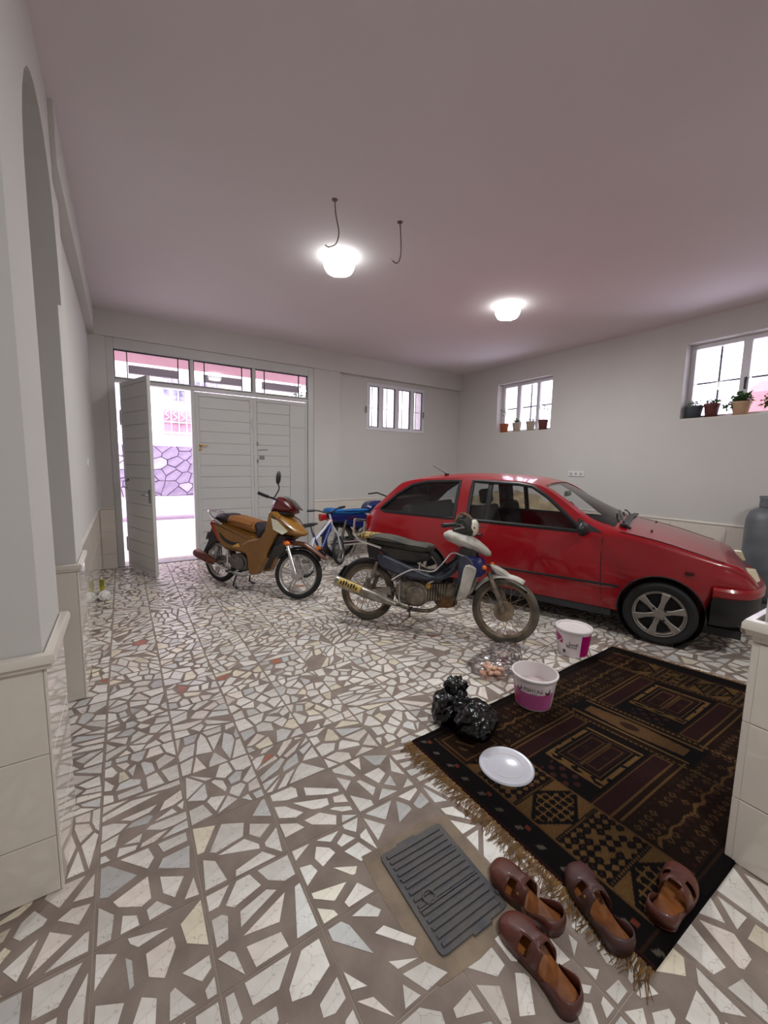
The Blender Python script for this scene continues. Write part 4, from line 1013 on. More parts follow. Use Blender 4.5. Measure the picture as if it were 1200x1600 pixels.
rk = [(-.17, .96), (-.17, .82), (-.10, .765), (.13, .715)]
for s in (-1, 1): MB().tube([(x, s * .12, z) for x, z in rk], .012, 8).obj('rack_rail', CHROME, b2)
MB().tube([(-.17, -.12, .96), (-.17, .12, .96)], .012, 8).tube([(-.17, -.12, .82), (-.17, .12, .82)], .010, 8).tube([(-.10, -.12, .775), (-.10, .12, .775)], .010, 8).obj('rack_rail', CHROME, b2)
STRAP = mat('yellow_strap', lin(190, 160, 84), .8, col2=lin(70, 52, 40), vscale=30)
for i in range(4): MB().tube(smooth_pts([(-.13 + i * .035, -.11, .80), (-.09 + i * .04, -.04, .835), (-.05 + i * .04, .05, .83), (-.09 + i * .04, .11, .80)], 4), .016, 6).obj('luggage_strap', STRAP, b2)
MUF = mat('silver_muffler', lin(170, 164, 156), .35, .7, col2=lin(120, 110, 100), vscale=10)
mu = MB().tube([(-.30, -.165, .365), (-.29, -.165, .362), (.02, -.16, .285), (.20, -.15, .245), (.32, -.13, .215)], [.030, .050, .050, .040, .022], 16).obj('muffler', MUF, b2)
MB().tube(smooth_pts([(.30, -.13, .22), (.48, -.11, .19), (.64, -.06, .20), (.78, 0, .32)], 5), .017, 10).obj('exhaust_pipe', GREASE, b2)
STK = mat('yellow_sticker', lin(206, 172, 72), .5, col2=lin(176, 150, 90), vscale=20)
MS = xf((-.13, -.17, .325), (0, math.radians(13.5), 0))
MB(MS).rings([[(x, -.0525 * math.sin(t), .0525 * math.cos(t)) for t in np.linspace(.35, 1.9, 8)] for x in (-.12, .12)], False, False).obj('muffler_sticker', STK, mu)
q = MB(MS)
for i in range(7): q.box((-.09 + i * .028, -.052, .012 + .006 * (i % 3)), (.012, .006, .030 + .008 * ((i * 5) % 3)), (-.2, 0, .0))
q.obj('sticker_lettering', BLACK, mu, False)
engine(b2, .46, .33, GREASE, 1.05)
MB().tube([(-.03, -.085, R2), (.28, -.07, .33)], .018, 8).tube([(-.03, .085, R2), (.28, .07, .33)], .018, 8).obj('swing_arm', GREASE, b2)
MB().slab([(.02, .30), (.24, .36), (.26, .29), (.06, .25)], -.12, -.10, .004).obj('silver_bracket', MUF, b2)
for s in (-1, 1): MB().tube([(-.01, s * .10, .31), (.02, s * .10, .42), (.05, s * .10, .42), (.09, s * .10, .58)], [.022, .022, .014, .014], 10).obj('shock_absorber', GREASE, b2)
MB().tube(smooth_pts([(.26, -.13, .43), (.36, -.14, .50), (.48, -.15, .555), (.64, -.15, .555), (.72, -.15, .62), (.80, -.14, .73), (.88, -.12, .72)], 4), .008, 8).obj('crash_bar', CHROME, b2)
MB().tube([(.52, -.15, .555), (.53, -.16, .61)], .007, 6).obj('bar_stub', CHROME, b2)
MB().lathe([(.0, 0), (.026, 0), (.026, .012), (.012, .014)], 16, xf((.61, -.12, .42), (PI / 2, 0, 0))).obj('horn', BRASS, b2)
for s in (-1, 1): MB().tube([(.46, s * .10, .20), (.48, s * .25, .20)], .013, 8).obj('foot_peg', BLACK, b2)
MB().tube([(.36, .10, .24), (.34, .26, .035)], .010, 8).obj('side_stand', STEEL, b2)
MB().tube([(.34, -.13, .44), (.35, -.14, .26), (.38, -.15, .22)], .011, 8).obj('kick_starter', STEEL, b2)
MB().slab(smooth_pts([(.66, .33), (.82, .34), (.84, .26), (.72, .23), (.66, .27)], 2, True), -.07, .07, .015).obj('rag', mat('oily_cloth', lin(120, 84, 48), .9, col2=lin(60, 44, 34), vscale=16), b2)
q = MB()
for i in range(3): q.tube(smooth_pts([(.80 + .03 * i, -.08, 1.0), (.84 + .02 * i, -.10 + .05 * i, 1.085), (.92, -.04 + .03 * i, 1.05), (.97, -.08 + .05 * i, .96)], 4), .009, 6)
q.obj('control_cables', mat('pale_rag', lin(150, 128, 100), .9, col2=lin(60, 50, 42), vscale=20), b2)

# ---- blue motorcycle behind the car
BLUEC = mat('bright_blue_cover', lin(24, 116, 186), .6, col2=lin(18, 84, 150), vscale=6)
NVB = mat('navy_paint', lin(24, 36, 92), .25, coat=.5)
b3 = thing('motorcycle', 'blue motorcycle with bright blue seat cover, mostly hidden behind the rear of the red car', 'motorcycle', (2.83, 5.68, 0), (math.radians(-3), 0, math.radians(4)))
sweep_wheel(xf((0, 0, .295)), .295, .045, RUBBER, STEEL, b3, 'rear_wheel', 'wire', hubm=STEEL, drum=.07)
sweep_wheel(xf((1.22, 0, .295)), .295, .040, RUBBER, STEEL, b3, 'front_wheel', 'wire', hubm=STEEL, drum=.07)
MB().slab(smooth_pts([(-.20, .74), (-.17, .81), (.02, .80), (.10, .77), (.30, .775), (.52, .77), (.56, .72), (.30, .69), (.0, .70)], 3, True), -.13, .13, .035).obj('seat', BLUEC, b3)
MB().slab(smooth_pts([(-.22, .70), (-.02, .72), (.30, .70), (.50, .68), (.46, .50), (.28, .47), (.05, .56), (-.14, .60)], 3, True), -.12, .12, .03).obj('side_panel', NVB, b3)
MB().box((.20, -.124, .645), (.16, .006, .022)).obj('chrome_badge', CHROME, b3, False)
MB().slab(smooth_pts([(.50, .72), (.55, .86), (.75, .90), (.95, .84), (.98, .72), (.75, .66)], 3, True), -.13, .13, .05).obj('fuel_tank', NVB, b3)
tl = MB().box((-.27, 0, .68), (.09, .13, .09)).obj('tail_lamp', REDL, b3, True, .015)
for s in (-1, 1):
    MB().ball((-.22, s * .15, .63), (.04, .03, .03), 10, 8).obj('indicator', AMBER, b3)
    MB().tube([(0, s * .10, .30), (.08, s * .11, .62)], .022, 10).obj('shock_absorber', STEEL, b3)
    MB().tube([(1.22, s * .09, .295), (1.05, s * .09, .85)], .02, 10).obj('fork_leg', CHROME, b3)
    MB().tube([(.84, s * .36, 1.0), (.92, s * .2, 1.02), (1.0, 0, .95)], .012, 8).obj('handlebar', BLACK, b3)
fender(MB(), 0, .295, .345, 40, 165, .07).obj('rear_fender', NVB, b3, solid=.005)
fender(MB(), 1.22, .295, .335, 20, 160, .06).obj('front_fender', NVB, b3, solid=.005)
engine(b3, .50, .38, ENG, 1.1)
MB().tube([(-.02, 0, .66), (.40, 0, .70), (.95, 0, .80)], .03, 8).tube([(.95, 0, .80), (.80, 0, .36), (.40, 0, .30)], .02, 8).tube([(0, -.08, .295), (.40, -.06, .33)], .02, 8).tube([(0, .08, .295), (.40, .06, .33)], .02, 8).obj('frame', BLACK, b3)
MB().tube([(-.25, -.15, .27), (.2, -.15, .26), (.45, -.13, .24), (.78, -.05, .3)], [.045, .045, .02, .018], 12).obj('muffler', CHROME, b3)
MB().tube([(.45, .08, .30), (.42, .24, .012)], .011, 8).obj('side_stand', STEEL, b3)

# ---- child's bicycle between the gold-brown and the blue motorcycle
BYW = mat('bicycle_white', lin(206, 208, 220), .35)
BYB = mat('bicycle_blue', lin(34, 56, 128), .3, coat=.3)
PA, PB = at(483, 818, 4.98), at(527, 797, 5.28)      # saddle, middle of the handlebar
rz = math.atan2(.36, .60)
bb = Vector((2.27, 5.08, 0))
bc = thing('bicycle', 'small blue and white bicycle between the gold-brown and the blue motorcycle', 'bicycle', bb, (math.radians(-5), 0, rz))
Rb = .215
sweep_wheel(xf((-.33, 0, Rb)), Rb, .022, RUBBER, STEEL, bc, 'rear_wheel', 'wire', hubm=STEEL, drum=.03)
Sb = steer(.34, .60, math.radians(18), math.radians(12))
sweep_wheel(Sb @ xf((.46, 0, Rb)), Rb, .022, RUBBER, STEEL, bc, 'front_wheel', 'wire', hubm=STEEL, drum=.03)
MB().tube([(0, 0, .27), (.31, 0, .62)], .022, 10).obj('down_tube', BYB, bc)
MB().tube([(-.10, 0, .46), (.30, 0, .68)], .018, 10).obj('top_tube', BYW, bc)
MB().tube([(0, 0, .26), (-.14, 0, .56)], .017, 10).obj('seat_tube', BYB, bc)
MB().tube([(-.14, 0, .54), (-.18, 0, .66)], .012, 8).obj('seat_post', STEEL, bc)
MB().slab([(-.34, .66), (-.33, .70), (-.22, .705), (-.08, .695), (-.06, .68), (-.16, .66)], -.06, .06, .02).obj('saddle', BLACK, bc)
MB().tube([(-.33, -.03, Rb), (0, -.02, .27)], .009, 6).tube([(-.33, .03, Rb), (0, .02, .27)], .009, 6).tube([(-.33, -.03, Rb), (-.12, -.01, .50)], .009, 6).tube([(-.33, .03, Rb), (-.12, .01, .50)], .009, 6).obj('rear_stays', BYW, bc)
MB(Sb).tube([(.46, -.04, Rb), (.40, -.04, .47), (.34, 0, .60), (.29, 0, .78)], .014, 8).tube([(.46, .04, Rb), (.40, .04, .47), (.34, 0, .60)], .014, 8).obj('fork', BYW, bc)
MB(Sb).tube(smooth_pts([(.18, -.27, .86), (.24, -.16, .85), (.29, 0, .79), (.24, .16, .85), (.18, .27, .86)], 4), .011, 8).obj('handlebar', BLACK, bc)
for s in (-1, 1): MB(Sb).tube([(.17, s * .29, .862), (.22, s * .19, .855)], .017, 8).obj('grip', BLACK, bc)
MB().lathe([(.075, -.004), (.08, 0), (.075, .004)], 24, xf((0, -.05, .27), (PI / 2, 0, 0))).obj('chain_ring', BLACK, bc)
for s in (-1, 1):
    cr = MB().tube([(0, s * .06, .27), (s * .10, s * .07, .27 - s * .06)], .009, 6).obj('crank', STEEL, bc)
    MB().box((s * .10, s * .11, .27 - s * .06), (.08, .07, .02)).obj('pedal', BLACK, cr, False, .004)
MB().box((-.10, -.05, .35), (.10, .01, .05), (0, .4, 0)).obj('reflector', AMBER, bc, True, .004)
MB().tube([(-.02, .04, .24), (-.10, .20, .012)], .008, 6).obj('kick_stand', STEEL, bc)
# ------------------------------------------------------------------ ceiling lamps and wires
BULB = mat('lit_led_globe', (.95, 1, .975, 1), .4, emit=LAMP)
BULBW = mat('lit_led_side', (.95, 1, .975, 1), .4, emit=3.6)
HOLD = mat('lamp_holder', lin(232, 230, 228), .4)
for (x, y, lab) in ((1.79, 3.62, 'lit LED bulb on the ceiling nearer the gate'), (3.97, 3.49, 'lit LED bulb on the ceiling above the red car'), (.7, -.6, 'added unseen LED bulb on the ceiling behind the viewer, nearer the left wall'), (3.4, -.6, 'added unseen LED bulb on the ceiling behind the viewer, nearer the right wall')):  # bulbs behind the viewer are added out of view to light the near pillars
    t = thing('ceiling_lamp', lab, 'lamp', (x, y, ZC), group='ceiling LED bulbs')
    MB().lathe([(.09, 0), (.09, -.010), (.07, -.012)], 28).obj('lamp_holder', HOLD, t)
    MB().lathe([(.07, -.010), (.125, -.014), (.143, -.04), (.146, -.07), (.140, -.10), (.128, -.122), (.116, -.134)], 28, cap1=False).obj('diffuser', BULBW, t)
    MB().lathe([(.116, -.134), (.08, -.140), (.03, -.143), (.004, -.1435)], 28, cap0=False).obj('lens', BULB, t)
WIRE = mat('bare_wire', lin(120, 100, 94), .5)
for (p0, p1, pts, lab, pale) in (
    ((523, 312), None, [(0, 0, 0), (.01, .0, -.10), (.03, -.01, -.22), (.01, .0, -.30), (-.05, .0, -.34)], 'thin wire hanging from the ceiling above the bright bulb', 0),
    ((625, 347), None, [(0, 0, 0), (.01, 0, -.10), (.015, 0, -.22), (.0, 0, -.29), (-.03, 0, -.315), (-.065, .0, -.305)], 'hooked wire hanging from the ceiling, right of the other one', 1)):
    p = g(*p0, ZC)
    t = thing('hanging_wire', lab, 'wire', p, group='loose ceiling wires')
    MB().tube(smooth_pts(pts, 4), .0045, 6).obj('wire', WIRE, t)
    MB().lathe([(.022, 0), (.02, -.006), (.006, -.01)], 14).obj('ceiling_hole_cap', WIRE, t)
    e = Vector(pts[-1]); MB().tube([tuple(e), tuple(e + Vector((-.025, 0, .008)))], .006, 6).obj('stripped_end', HOLD, t)

# ------------------------------------------------------------------ wall fittings
so = thing('wall_socket', 'white triple wall socket on the right wall above the car bonnet', 'socket', (XR, 3.85, 1.41))
MB().box((-.006, 0, 0), (.012, .27, .085)).obj('plate', PVC, so, False, .004)
for i in (-1, 0, 1):
    f = MB().box((-.013, i * .085, 0), (.006, .07, .07)).obj('socket_face', PVC, so, False, .003)
    MB().lathe([(.022, 0), (.022, .002), (.018, .002)], 18, xf((-.0165, i * .085, 0), (0, -PI / 2, 0))).obj('socket_well', GROUT, f)
sw = thing('light_switch', 'small white light switch on the left wall near the gate', 'switch', (XL - .01, 5.05, 1.47))
MB().box((.006, 0, 0), (.012, .085, .085)).obj('plate', PVC, sw, False, .004)
MB().box((.014, 0, 0), (.006, .03, .05), (0, .1, 0)).obj('rocker', HOLD, sw, False, .002)

# ------------------------------------------------------------------ gas cylinder
GAS = mat('grey_blue_cylinder_paint', lin(112, 116, 122), .45, col2=lin(92, 94, 100), vscale=5, bump=.1, bscale=40)
gc = thing('gas_cylinder', 'tall grey gas cylinder standing at the right wall beside the car front', 'gas cylinder', (5.93, 1.36, 0))
MB().lathe([(.15, 0), (.165, 0), (.165, .06), (.12, .08), (.20, .15), (.225, .22), (.228, .40), (.228, .85), (.224, .98), (.20, 1.06), (.14, 1.105), (.04, 1.12)], 40).obj('body', GAS, gc)
MB().rings([[(r * math.cos(a), r * math.sin(a), z) for a in np.linspace(0, 2 * PI, 28, endpoint=False)] for r, z in ((.118, 1.09), (.124, 1.13), (.122, 1.20), (.132, 1.235))], False, False).obj('collar', GAS, gc, solid=.006)
MB().cyl((0, 0, 1.1), (0, 0, 1.19), .022).box((0, 0, 1.19), (.03, .09, .025)).obj('valve', BRASS, gc)
MB().torus(.166, .01, 28, 8, M=xf((0, 0, .012), (PI / 2, 0, 0))).obj('foot_ring', GAS, gc)

# ------------------------------------------------------------------ drain cover
IRON = mat('cast_iron', lin(70, 70, 78), .6, .2, col2=lin(96, 90, 88), vscale=10, bump=.3, bscale=90)
ex = (DRAIN[1] - DRAIN[0]).to_2d().normalized(); DA = math.atan2(ex.y, ex.x)
dr = thing('drain_cover', 'dark ribbed iron drain cover set in the marble floor', 'drain cover', (DC.x, DC.y, 0), (0, 0, DA))
w2, h2 = .147, .188
rr = [(-w2 + .02, -h2), (-.02, -h2), (-.02, -h2 - .008), (.06, -h2 - .008), (.06, -h2), (w2 - .02, -h2), (w2 - .005, -h2 + .005), (w2, -h2 + .02), (w2, h2 - .02), (w2 - .005, h2 - .005), (w2 - .02, h2), (.02, h2), (.02, h2 + .008), (-.06, h2 + .008), (-.06, h2), (-w2 + .02, h2), (-w2 + .005, h2 - .005), (-w2, h2 - .02), (-w2, -h2 + .02), (-w2 + .005, -h2 + .005)]
MB().plate(rr, 0, .006, .0015).obj('cover_plate', IRON, dr)
mesh = None
for i in range(14):
    if mesh is None:
        mm = MB(); mm.slab([(-.128, 0), (.128, 0), (.126, .0045), (-.126, .0045)], -.0065, .0065, .001); mesh = mm.mesh('rib', False); mesh.materials.append(IRON)
    o = link('rib', mesh, None, dr); o.location = (0, -.163 + i * .0251, .006)
for y in (-.05, .07): MB().bb((-.13, y - .003, .006), (.13, y + .003, .0112)).obj('cross_bar', IRON, dr, False)
MB().torus(.022, .004, 20, 6, M=xf((-.075, -.03, .0115), (PI / 2, 0, 0))).obj('lifting_ring', IRON, dr)
MB().ball((w2 - .004, -.14, .008), (.008, .01, .008), 10, 6).obj('hinge_lug', IRON, dr)

# ------------------------------------------------------------------ rug
def rug_colours(U, V):
    K = np.array([.010, .0065, .007]); MR = np.array([.040, .012, .012]); BR = np.array([.055, .024, .014]); G_ = np.array([.30, .155, .055]); T_ = np.array([.20, .10, .04]); W_ = np.array([.40, .33, .26])
    rs = np.random.RandomState(5)
    C = np.tile(K, U.shape + (1,)).astype(float)
    def put(mask, c): C[mask] = c
    def box(a0, a1, b0, b1): return (U > a0) & (U < a1) & (V > b0) & (V < b1)
    def rim(a0, a1, b0, b1, w): return box(a0, a1, b0, b1) & ~box(a0 + w, a1 - w, b0 + w, b1 - w)
    wob = .006 * np.sin(U * 61) + .005 * np.sin(V * 73 + U * 17)
    # ground of the field and side strips
    put(box(.10, 2.28, .06, 1.16), BR * .55)
    # rows of small woven marks in the outer strips
    for b0, b1 in ((.07, .31), (.90, 1.15)):
        q = box(.45, 2.25, b0, b1)
        cu, cv = np.floor(U / .045), np.floor(V / .05); h = np.sin(cu * 12.9898 + cv * 78.233) * 43758.5453; h = h - np.floor(h)
        fu, fv = U / .045 - cu - .5, V / .05 - cv - .5
        put(q & (np.abs(fu) + np.abs(fv) < .38) & (h > .45), T_ * .8); put(q & (np.abs(fu) + np.abs(fv) < .2) & (h > .45), MR)
        put(q & (np.abs(fu) + np.abs(fv) < .35) & (h < .22), MR * 1.6)
        put(q & (np.abs((V - b0) * 1.0 - .12 + wob) < .006), G_ * .7)
    put(box(.45, 2.25, .325, .335) | box(.45, 2.25, .885, .895), G_ * .7)
    for a in (1.04, 1.30, 1.95): put(box(a, a + .012, .07, 1.15) & (np.sin(V * 260) > -.4), G_ * .8)
    # maroon bars and door panels
    for a0, a1 in ((.42, 1.03), (1.33, 1.92)):
        for b0, b1 in ((.36, .45), (.78, .87)):
            put(box(a0, a1, b0, b1), MR * 1.25); put(rim(a0, a1, b0, b1, .008), T_)
        put(box(a0, a1, .46, .77), K)
        p0, p1 = a0 + .17, a1 - .05
        put(rim(p0, p1, .475 , .755, .016) & (np.abs(wob) < .009), G_)
        put(rim(p0 + .03, p1 - .03, .505, .725, .007), T_); put(box(p0 + .045, p1 - .045, .52, .71), MR)
        mid = (p0 + p1) / 2
        put(box(p0 + .045, p1 - .045, .607, .622), T_ * .8)
        for c0, c1 in ((.535, .60), (.63, .70)):
            put(rim(p0 + .07, p1 - .07, c0, c1, .006), T_); put(box(mid - .02, mid + .02, c0 + .018, c1 - .018), BR)
        put(box(a0 + .02, p0 - .02, .53, .71) & (np.abs(np.sin(V * 95) + np.sin(U * 80)) > 1.2), MR * 2.2)
        put(box(p0 - .03, p0 + .01, .475, .755) & ((U - p0 + .03) < .02 + .014 * np.sin(V * 60)), G_ * .9)
    # golden centre bar
    put(box(1.075, 1.285, .30, .93), K); e = np.abs(U - 1.18) < .062 - .0 * V
    put(e & (V > .36) & (V < .86) & (np.abs(U - 1.18) < .065 - np.abs(V - .61) * .10), T_ * .95)
    put(((U - 1.18) / .03) ** 2 + ((V - .63) / .05) ** 2 < 1, BR)
    put((np.abs(np.abs(U - 1.18) - .085) < .006) & (V > .32) & (V < .91), G_ * .8)
    # gold end band with hexagons and diamonds
    for a0, a1 in ((.13, .43), (1.98, 2.22)):
        q = box(a0, a1, .07, .92); put(q, G_ * .78)
        uu = (U - a0) / (a1 - a0); vv = V
        seg = (np.floor(vv / .21)).astype(int)
        fv = vv / .21 - np.floor(vv / .21) - .5; fu = uu - .5
        odd = (seg % 2) == 1
        cu, cv = np.floor(uu * 7), np.floor(vv / .033); xu, xv = uu * 7 - cu - .5, vv / .033 - cv - .5
        hh = np.sin(cu * 31.7 + cv * 57.3) * 937.1; hh -= np.floor(hh)
        put(q & odd & (np.abs(xu) + np.abs(xv) < .46 + .2 * hh) & (hh > .18), K); put(q & odd & (np.abs(xu) + np.abs(xv) < .2) & (hh > .6), MR * 1.6)
        put(q & ~odd & (np.abs(fu) * .9 + np.abs(fv) < .52), K)
        put(q & ~odd & (np.abs(fu) * .9 + np.abs(fv) < .43) & (np.abs(np.sin(uu * 26) * np.sin(vv * 95)) < .22), G_ * .85)
        put(q & (np.abs(fv) > .455), K); put(q & (np.abs(fv) > .475) & (np.sin(uu * 120) > 0), T_)
        put((np.abs(U - a0) < .006) | (np.abs(U - a1) < .006), T_)
    put(box(.13, .43, .92, 1.15), BR * .8); put(rim(.15, .41, .94, 1.13, .01), T_); put(box(.2, .36, .99, 1.08) & (np.sin(U * 120 + V * 70) > .5), G_ * .7)
    # outer dark border with sparse dashes
    bd = (U < .12) | (V < .06) | (V > 1.16) | (U > 2.26)
    put(bd, K * 1.1)
    put((np.abs(U - .055) < .012) & (np.abs(np.mod(V + U * .6, .105) - .05) < .010), W_ * .5)
    put((np.abs(U - .085) < .01) & (np.abs(np.mod(V, .21) - .1) < .012), np.array([.26, .06, .03]))
    put((np.abs(V - .045) < .004) | (np.abs(V - 1.18) < .004), BR)
    put((U < .014), MR * 1.3)
    C *= .46
    C *= (1 + .35 * (rs.rand(*U.shape) - .5))[..., None]
    C *= (.8 + .25 * np.sin(U * 9 + 1) * np.sin(V * 7))[..., None]
    return np.clip(C, 0, 1)
NU, NV = 460, 250
RW, RH = 2.36, 1.22
Ug, Vg = np.meshgrid(np.linspace(0, RW, NU), np.linspace(0, RH, NV), indexing='ij')
cA = [np.array(p) for p in RUGQ]; s_, t_ = Ug / RW, Vg / RH
Xg = (1 - s_) * (1 - t_) * cA[0][0] + s_ * (1 - t_) * cA[1][0] + s_ * t_ * cA[2][0] + (1 - s_) * t_ * cA[3][0]
Yg = (1 - s_) * (1 - t_) * cA[0][1] + s_ * (1 - t_) * cA[1][1] + s_ * t_ * cA[2][1] + (1 - s_) * t_ * cA[3][1]
Zg = .010 + .0015 * np.sin(Xg * 11 + Yg * 5) + .0012 * np.random.RandomState(2).rand(NU, NV)
edge = np.minimum(np.minimum(s_, 1 - s_) * RW, np.minimum(t_, 1 - t_) * RH); Zg = np.where(edge < .004, .0006, Zg)
OX, OY = 2.4, 1.0
me = bpy.data.meshes.new('pile'); idx = np.arange(NU * NV).reshape(NU, NV)
quads = np.stack([idx[:-1, :-1], idx[1:, :-1], idx[1:, 1:], idx[:-1, 1:]], -1).reshape(-1, 4)
me.vertices.add(NU * NV); me.vertices.foreach_set('co', np.stack([Xg - OX, Yg - OY, Zg], -1).ravel())
nq = len(quads); me.loops.add(nq * 4); me.loops.foreach_set('vertex_index', quads.ravel()); me.polygons.add(nq)
me.polygons.foreach_set('loop_start', np.arange(0, nq * 4, 4)); me.polygons.foreach_set('loop_total', np.full(nq, 4))
me.update(); me.validate()
ca_ = me.attributes.new('pattern', 'FLOAT_COLOR', 'POINT'); ca_.data.foreach_set('color', np.concatenate([rug_colours(Ug, Vg), np.ones((NU, NV, 1))], -1).ravel())
RUGM = mat('woven_rug', (1, 1, 1, 1), .95, attr='pattern', spec=.1, bump=.4, bscale=500, sheen=.0)
rug = thing('rug', 'dark brown and gold patterned wool rug with tan fringe on the marble floor', 'rug', (OX, OY, 0))
link('pile', me, RUGM, rug)
FRM = mat('tan_fringe', lin(150, 112, 66), .95, col2=lin(112, 80, 46), vscale=30)
fm = MB()
for e0, e1, sgn in ((RUGQ[0], RUGQ[3], -1), (RUGQ[1], RUGQ[2], 1)):
    for i in range(330):
        t = (i + rnd.random()) / 330; bx = e0[0] + (e1[0] - e0[0]) * t - OX; by = e0[1] + (e1[1] - e0[1]) * t - OY
        L = rnd.uniform(.05, .10) * (1 if sgn < 0 else .6); dy = rnd.uniform(-.03, .03) - .012; w = .0022; z = rnd.uniform(.002, .006)
        V = []
        for k, f_ in enumerate((0, .5, 1)):
            x = bx + sgn * L * f_; y = by + dy * f_ * f_ + .004 * math.sin(f_ * 9 + i); zz = z * (1.2 - f_) + .001
            V += [(x, y - w * (1.1 - f_ * .6), zz), (x, y + w * (1.1 - f_ * .6), zz), (x, y, zz + .0025)]
        F = []
        for k in (0, 3): F += [(k, k + 3, k + 5, k + 2), (k + 1, k + 2, k + 5, k + 4), (k, k + 1, k + 4, k + 3)]
        fm.add(V, F)
o = fm.obj('fringe', FRM, rug, False); o['kind'] = 'stuff'

# ------------------------------------------------------------------ tubs, lid, bags
TUBW = mat('white_tub_plastic', lin(222, 212, 212), .35)
TUBI = mat('inside_of_tub', lin(216, 200, 200), .4, col2=lin(196, 178, 178), vscale=10)
PINK = mat('pink_label', lin(186, 92, 146), .35, col2=lin(172, 78, 128), vscale=7)
MAG = mat('magenta_label', lin(180, 20, 112), .35, col2=lin(150, 14, 92), vscale=7)
LBLW = mat('pale_label', lin(222, 206, 210), .4)
INK = mat('dark_label_ink', lin(40, 14, 28), .5)
def arc_patch(r0, r1, z0, z1, a0, a1, n=20, off=.0008, wave=None):
    """curved label patch on a tapered wall"""
    G = []
    for i in range(n + 1):
        a = a0 + (a1 - a0) * i / n; zt = z1 + (wave(i / n) if wave else 0)
        row = []
        for k in range(5):
            z = z0 + (zt - z0) * k / 4; r = r0 + (r1 - r0) * z / .21 + off; row.append((r * math.cos(a), r * math.sin(a), z))
        G.append(row)
    return G
def wrap_text(txt, size, parent, mt, r, zc, ang, off=.0016, name='lettering'):
    me = text_mesh(txt, size)
    for v in me.vertices:
        a = ang + v.co.x / r; rr_ = r + off + v.co.z; z = zc + v.co.y; v.co = (rr_ * math.cos(a), rr_ * math.sin(a), z)
    return link(name, me, mt, parent)
def tub(lab, loc, rb, rt, h, rotz, lidded):
    t = thing('plastic_tub', lab, 'tub', loc, (0, 0, rotz), 'plastic food tubs')
    MB().lathe([(.0, .0), (rb - .004, .0), (rb, .004), (rb + (rt - rb) * .9, h * .9), (rt, h * .9), (rt, h * .93), (rt + .006, h * .94), (rt + .007, h * .985), (rt + .003, h), (rt - .005, h), (rt - .006, h * .96), (rb - .004, .006), (.0, .005)], 40, cap0=False, cap1=False).obj('tub_wall', TUBW, t)
    return t
T1 = g(834, 1088) ; T1 = Vector((2.13, 1.50, .0135))
face = lambda p: math.atan2(-p.y, -p.x)
f1 = face(T1)
t1 = tub('open white tub with a pale and pink label, standing on the edge of the rug', T1, .108, .135, .21, f1, False)
R_ = lambda z: .108 + (.135 - .108) * z / .21
lb = MB().grid(arc_patch(.108, .135, .012, .115, -1.25, 1.05, 24, .0010, lambda t: .012 - .05 * (t * (1 - t)))).obj('pink_label', PINK, t1)
MB().grid(arc_patch(.108, .135, .012, .185, -1.75, -1.28, 8)).obj('side_label', MAG, t1)
MB().grid(arc_patch(.108, .135, .115, .178, -1.05, 1.0, 20, .0006)).obj('pale_label', LBLW, t1)
MB().grid(arc_patch(.108, .135, .035, .078, -1.12, -.92, 4, .0014)).obj('red_patch', mat('red_print', lin(190, 44, 34), .5), t1)
wrap_text('PISHTAZ', .030, t1, INK, R_(.14), .133, -.02)
wrap_text('•••••••••', .012, t1, INK, R_(.12), .116, .0)
for a in (-.72, .68): MB().tube([(R_(.14) * 1.012 * math.cos(a + .12 * math.cos(q)), R_(.14) * 1.012 * math.sin(a + .12 * math.cos(q)), .142 + .016 * math.sin(q)) for q in np.linspace(PI, 2.4 * PI, 8)], [.001, .004, .005, .005, .004, .003, .002, .001], 5).obj('swirl_mark', INK, t1)
for i in range(3): MB().box((R_(.06) * 1.013 * math.cos(-.8), R_(.06) * 1.013 * math.sin(-.8), .035 + .018 * i), (.003, .008, .010), (0, 0, -.8)).obj('print_mark', MAG, t1, False)
MB().lathe([(.0, .19), (.13, .19), (.128, .186), (.0, .186)], 32, cap0=False, cap1=False, M=xf((0, 0, -.075), sc=(.9, .9, 1))).obj('contents', TUBI, t1)
MB().tube(smooth_pts([(-.03, -.05, .118), (0, -.02, .121), (.01, .02, .119)], 3), .006, 6).obj('scrap', mat('rust_scrap', lin(140, 80, 66), .8), t1)
HNDL = [(.137 * math.cos(a) , .137 * math.sin(a), .188 - .02 * math.sin(abs(a) * .0)) for a in np.linspace(PI * .55, PI * 1.4, 14)]
MB().tube(HNDL, .003, 6).obj('wire_handle', TUBW, t1)
T2 = Vector((3.03, 1.80, 0))
t2 = tub('tub with magenta label and flat white top, standing on the floor at the rug corner', T2, .112, .135, .22, face(T2), True)
R_ = lambda z: .112 + (.135 - .112) * z / .21
MB().grid(arc_patch(.112, .135, .012, .188, .50, 1.75, 16)).obj('magenta_label', MAG, t2)
MB().grid(arc_patch(.112, .135, .105, .188, -1.6, -.62, 14, .0008, lambda t: -.035 * t * t)).obj('magenta_label', MAG, t2)
MB().grid(arc_patch(.112, .135, .012, .105, -1.6, .5, 20, .0004)).obj('pale_label', LBLW, t2)
MB().grid(arc_patch(.112, .135, .10, .186, -.8, .52, 16, .0003)).obj('pale_label', LBLW, t2)
MB().tube([(R_(.1) * 1.02 * math.cos(a), R_(.1) * 1.02 * math.sin(a), z) for a, z in smooth_pts([(-1.5, .085, 0), (-1.05, .105, 0), (-.72, .13, 0), (-.62, .175, 0)], 3) for _ in [0]] if False else [(R_(.1) * 1.035 * math.cos(a), R_(.1) * 1.035 * math.sin(a), z) for a, z, _ in smooth_pts([(-1.5, .085, 0), (-1.05, .105, 0), (-.74, .13, 0), (-.62, .175, 0)], 3)], .004, 6).obj('label_ribbon', LBLW, t2)
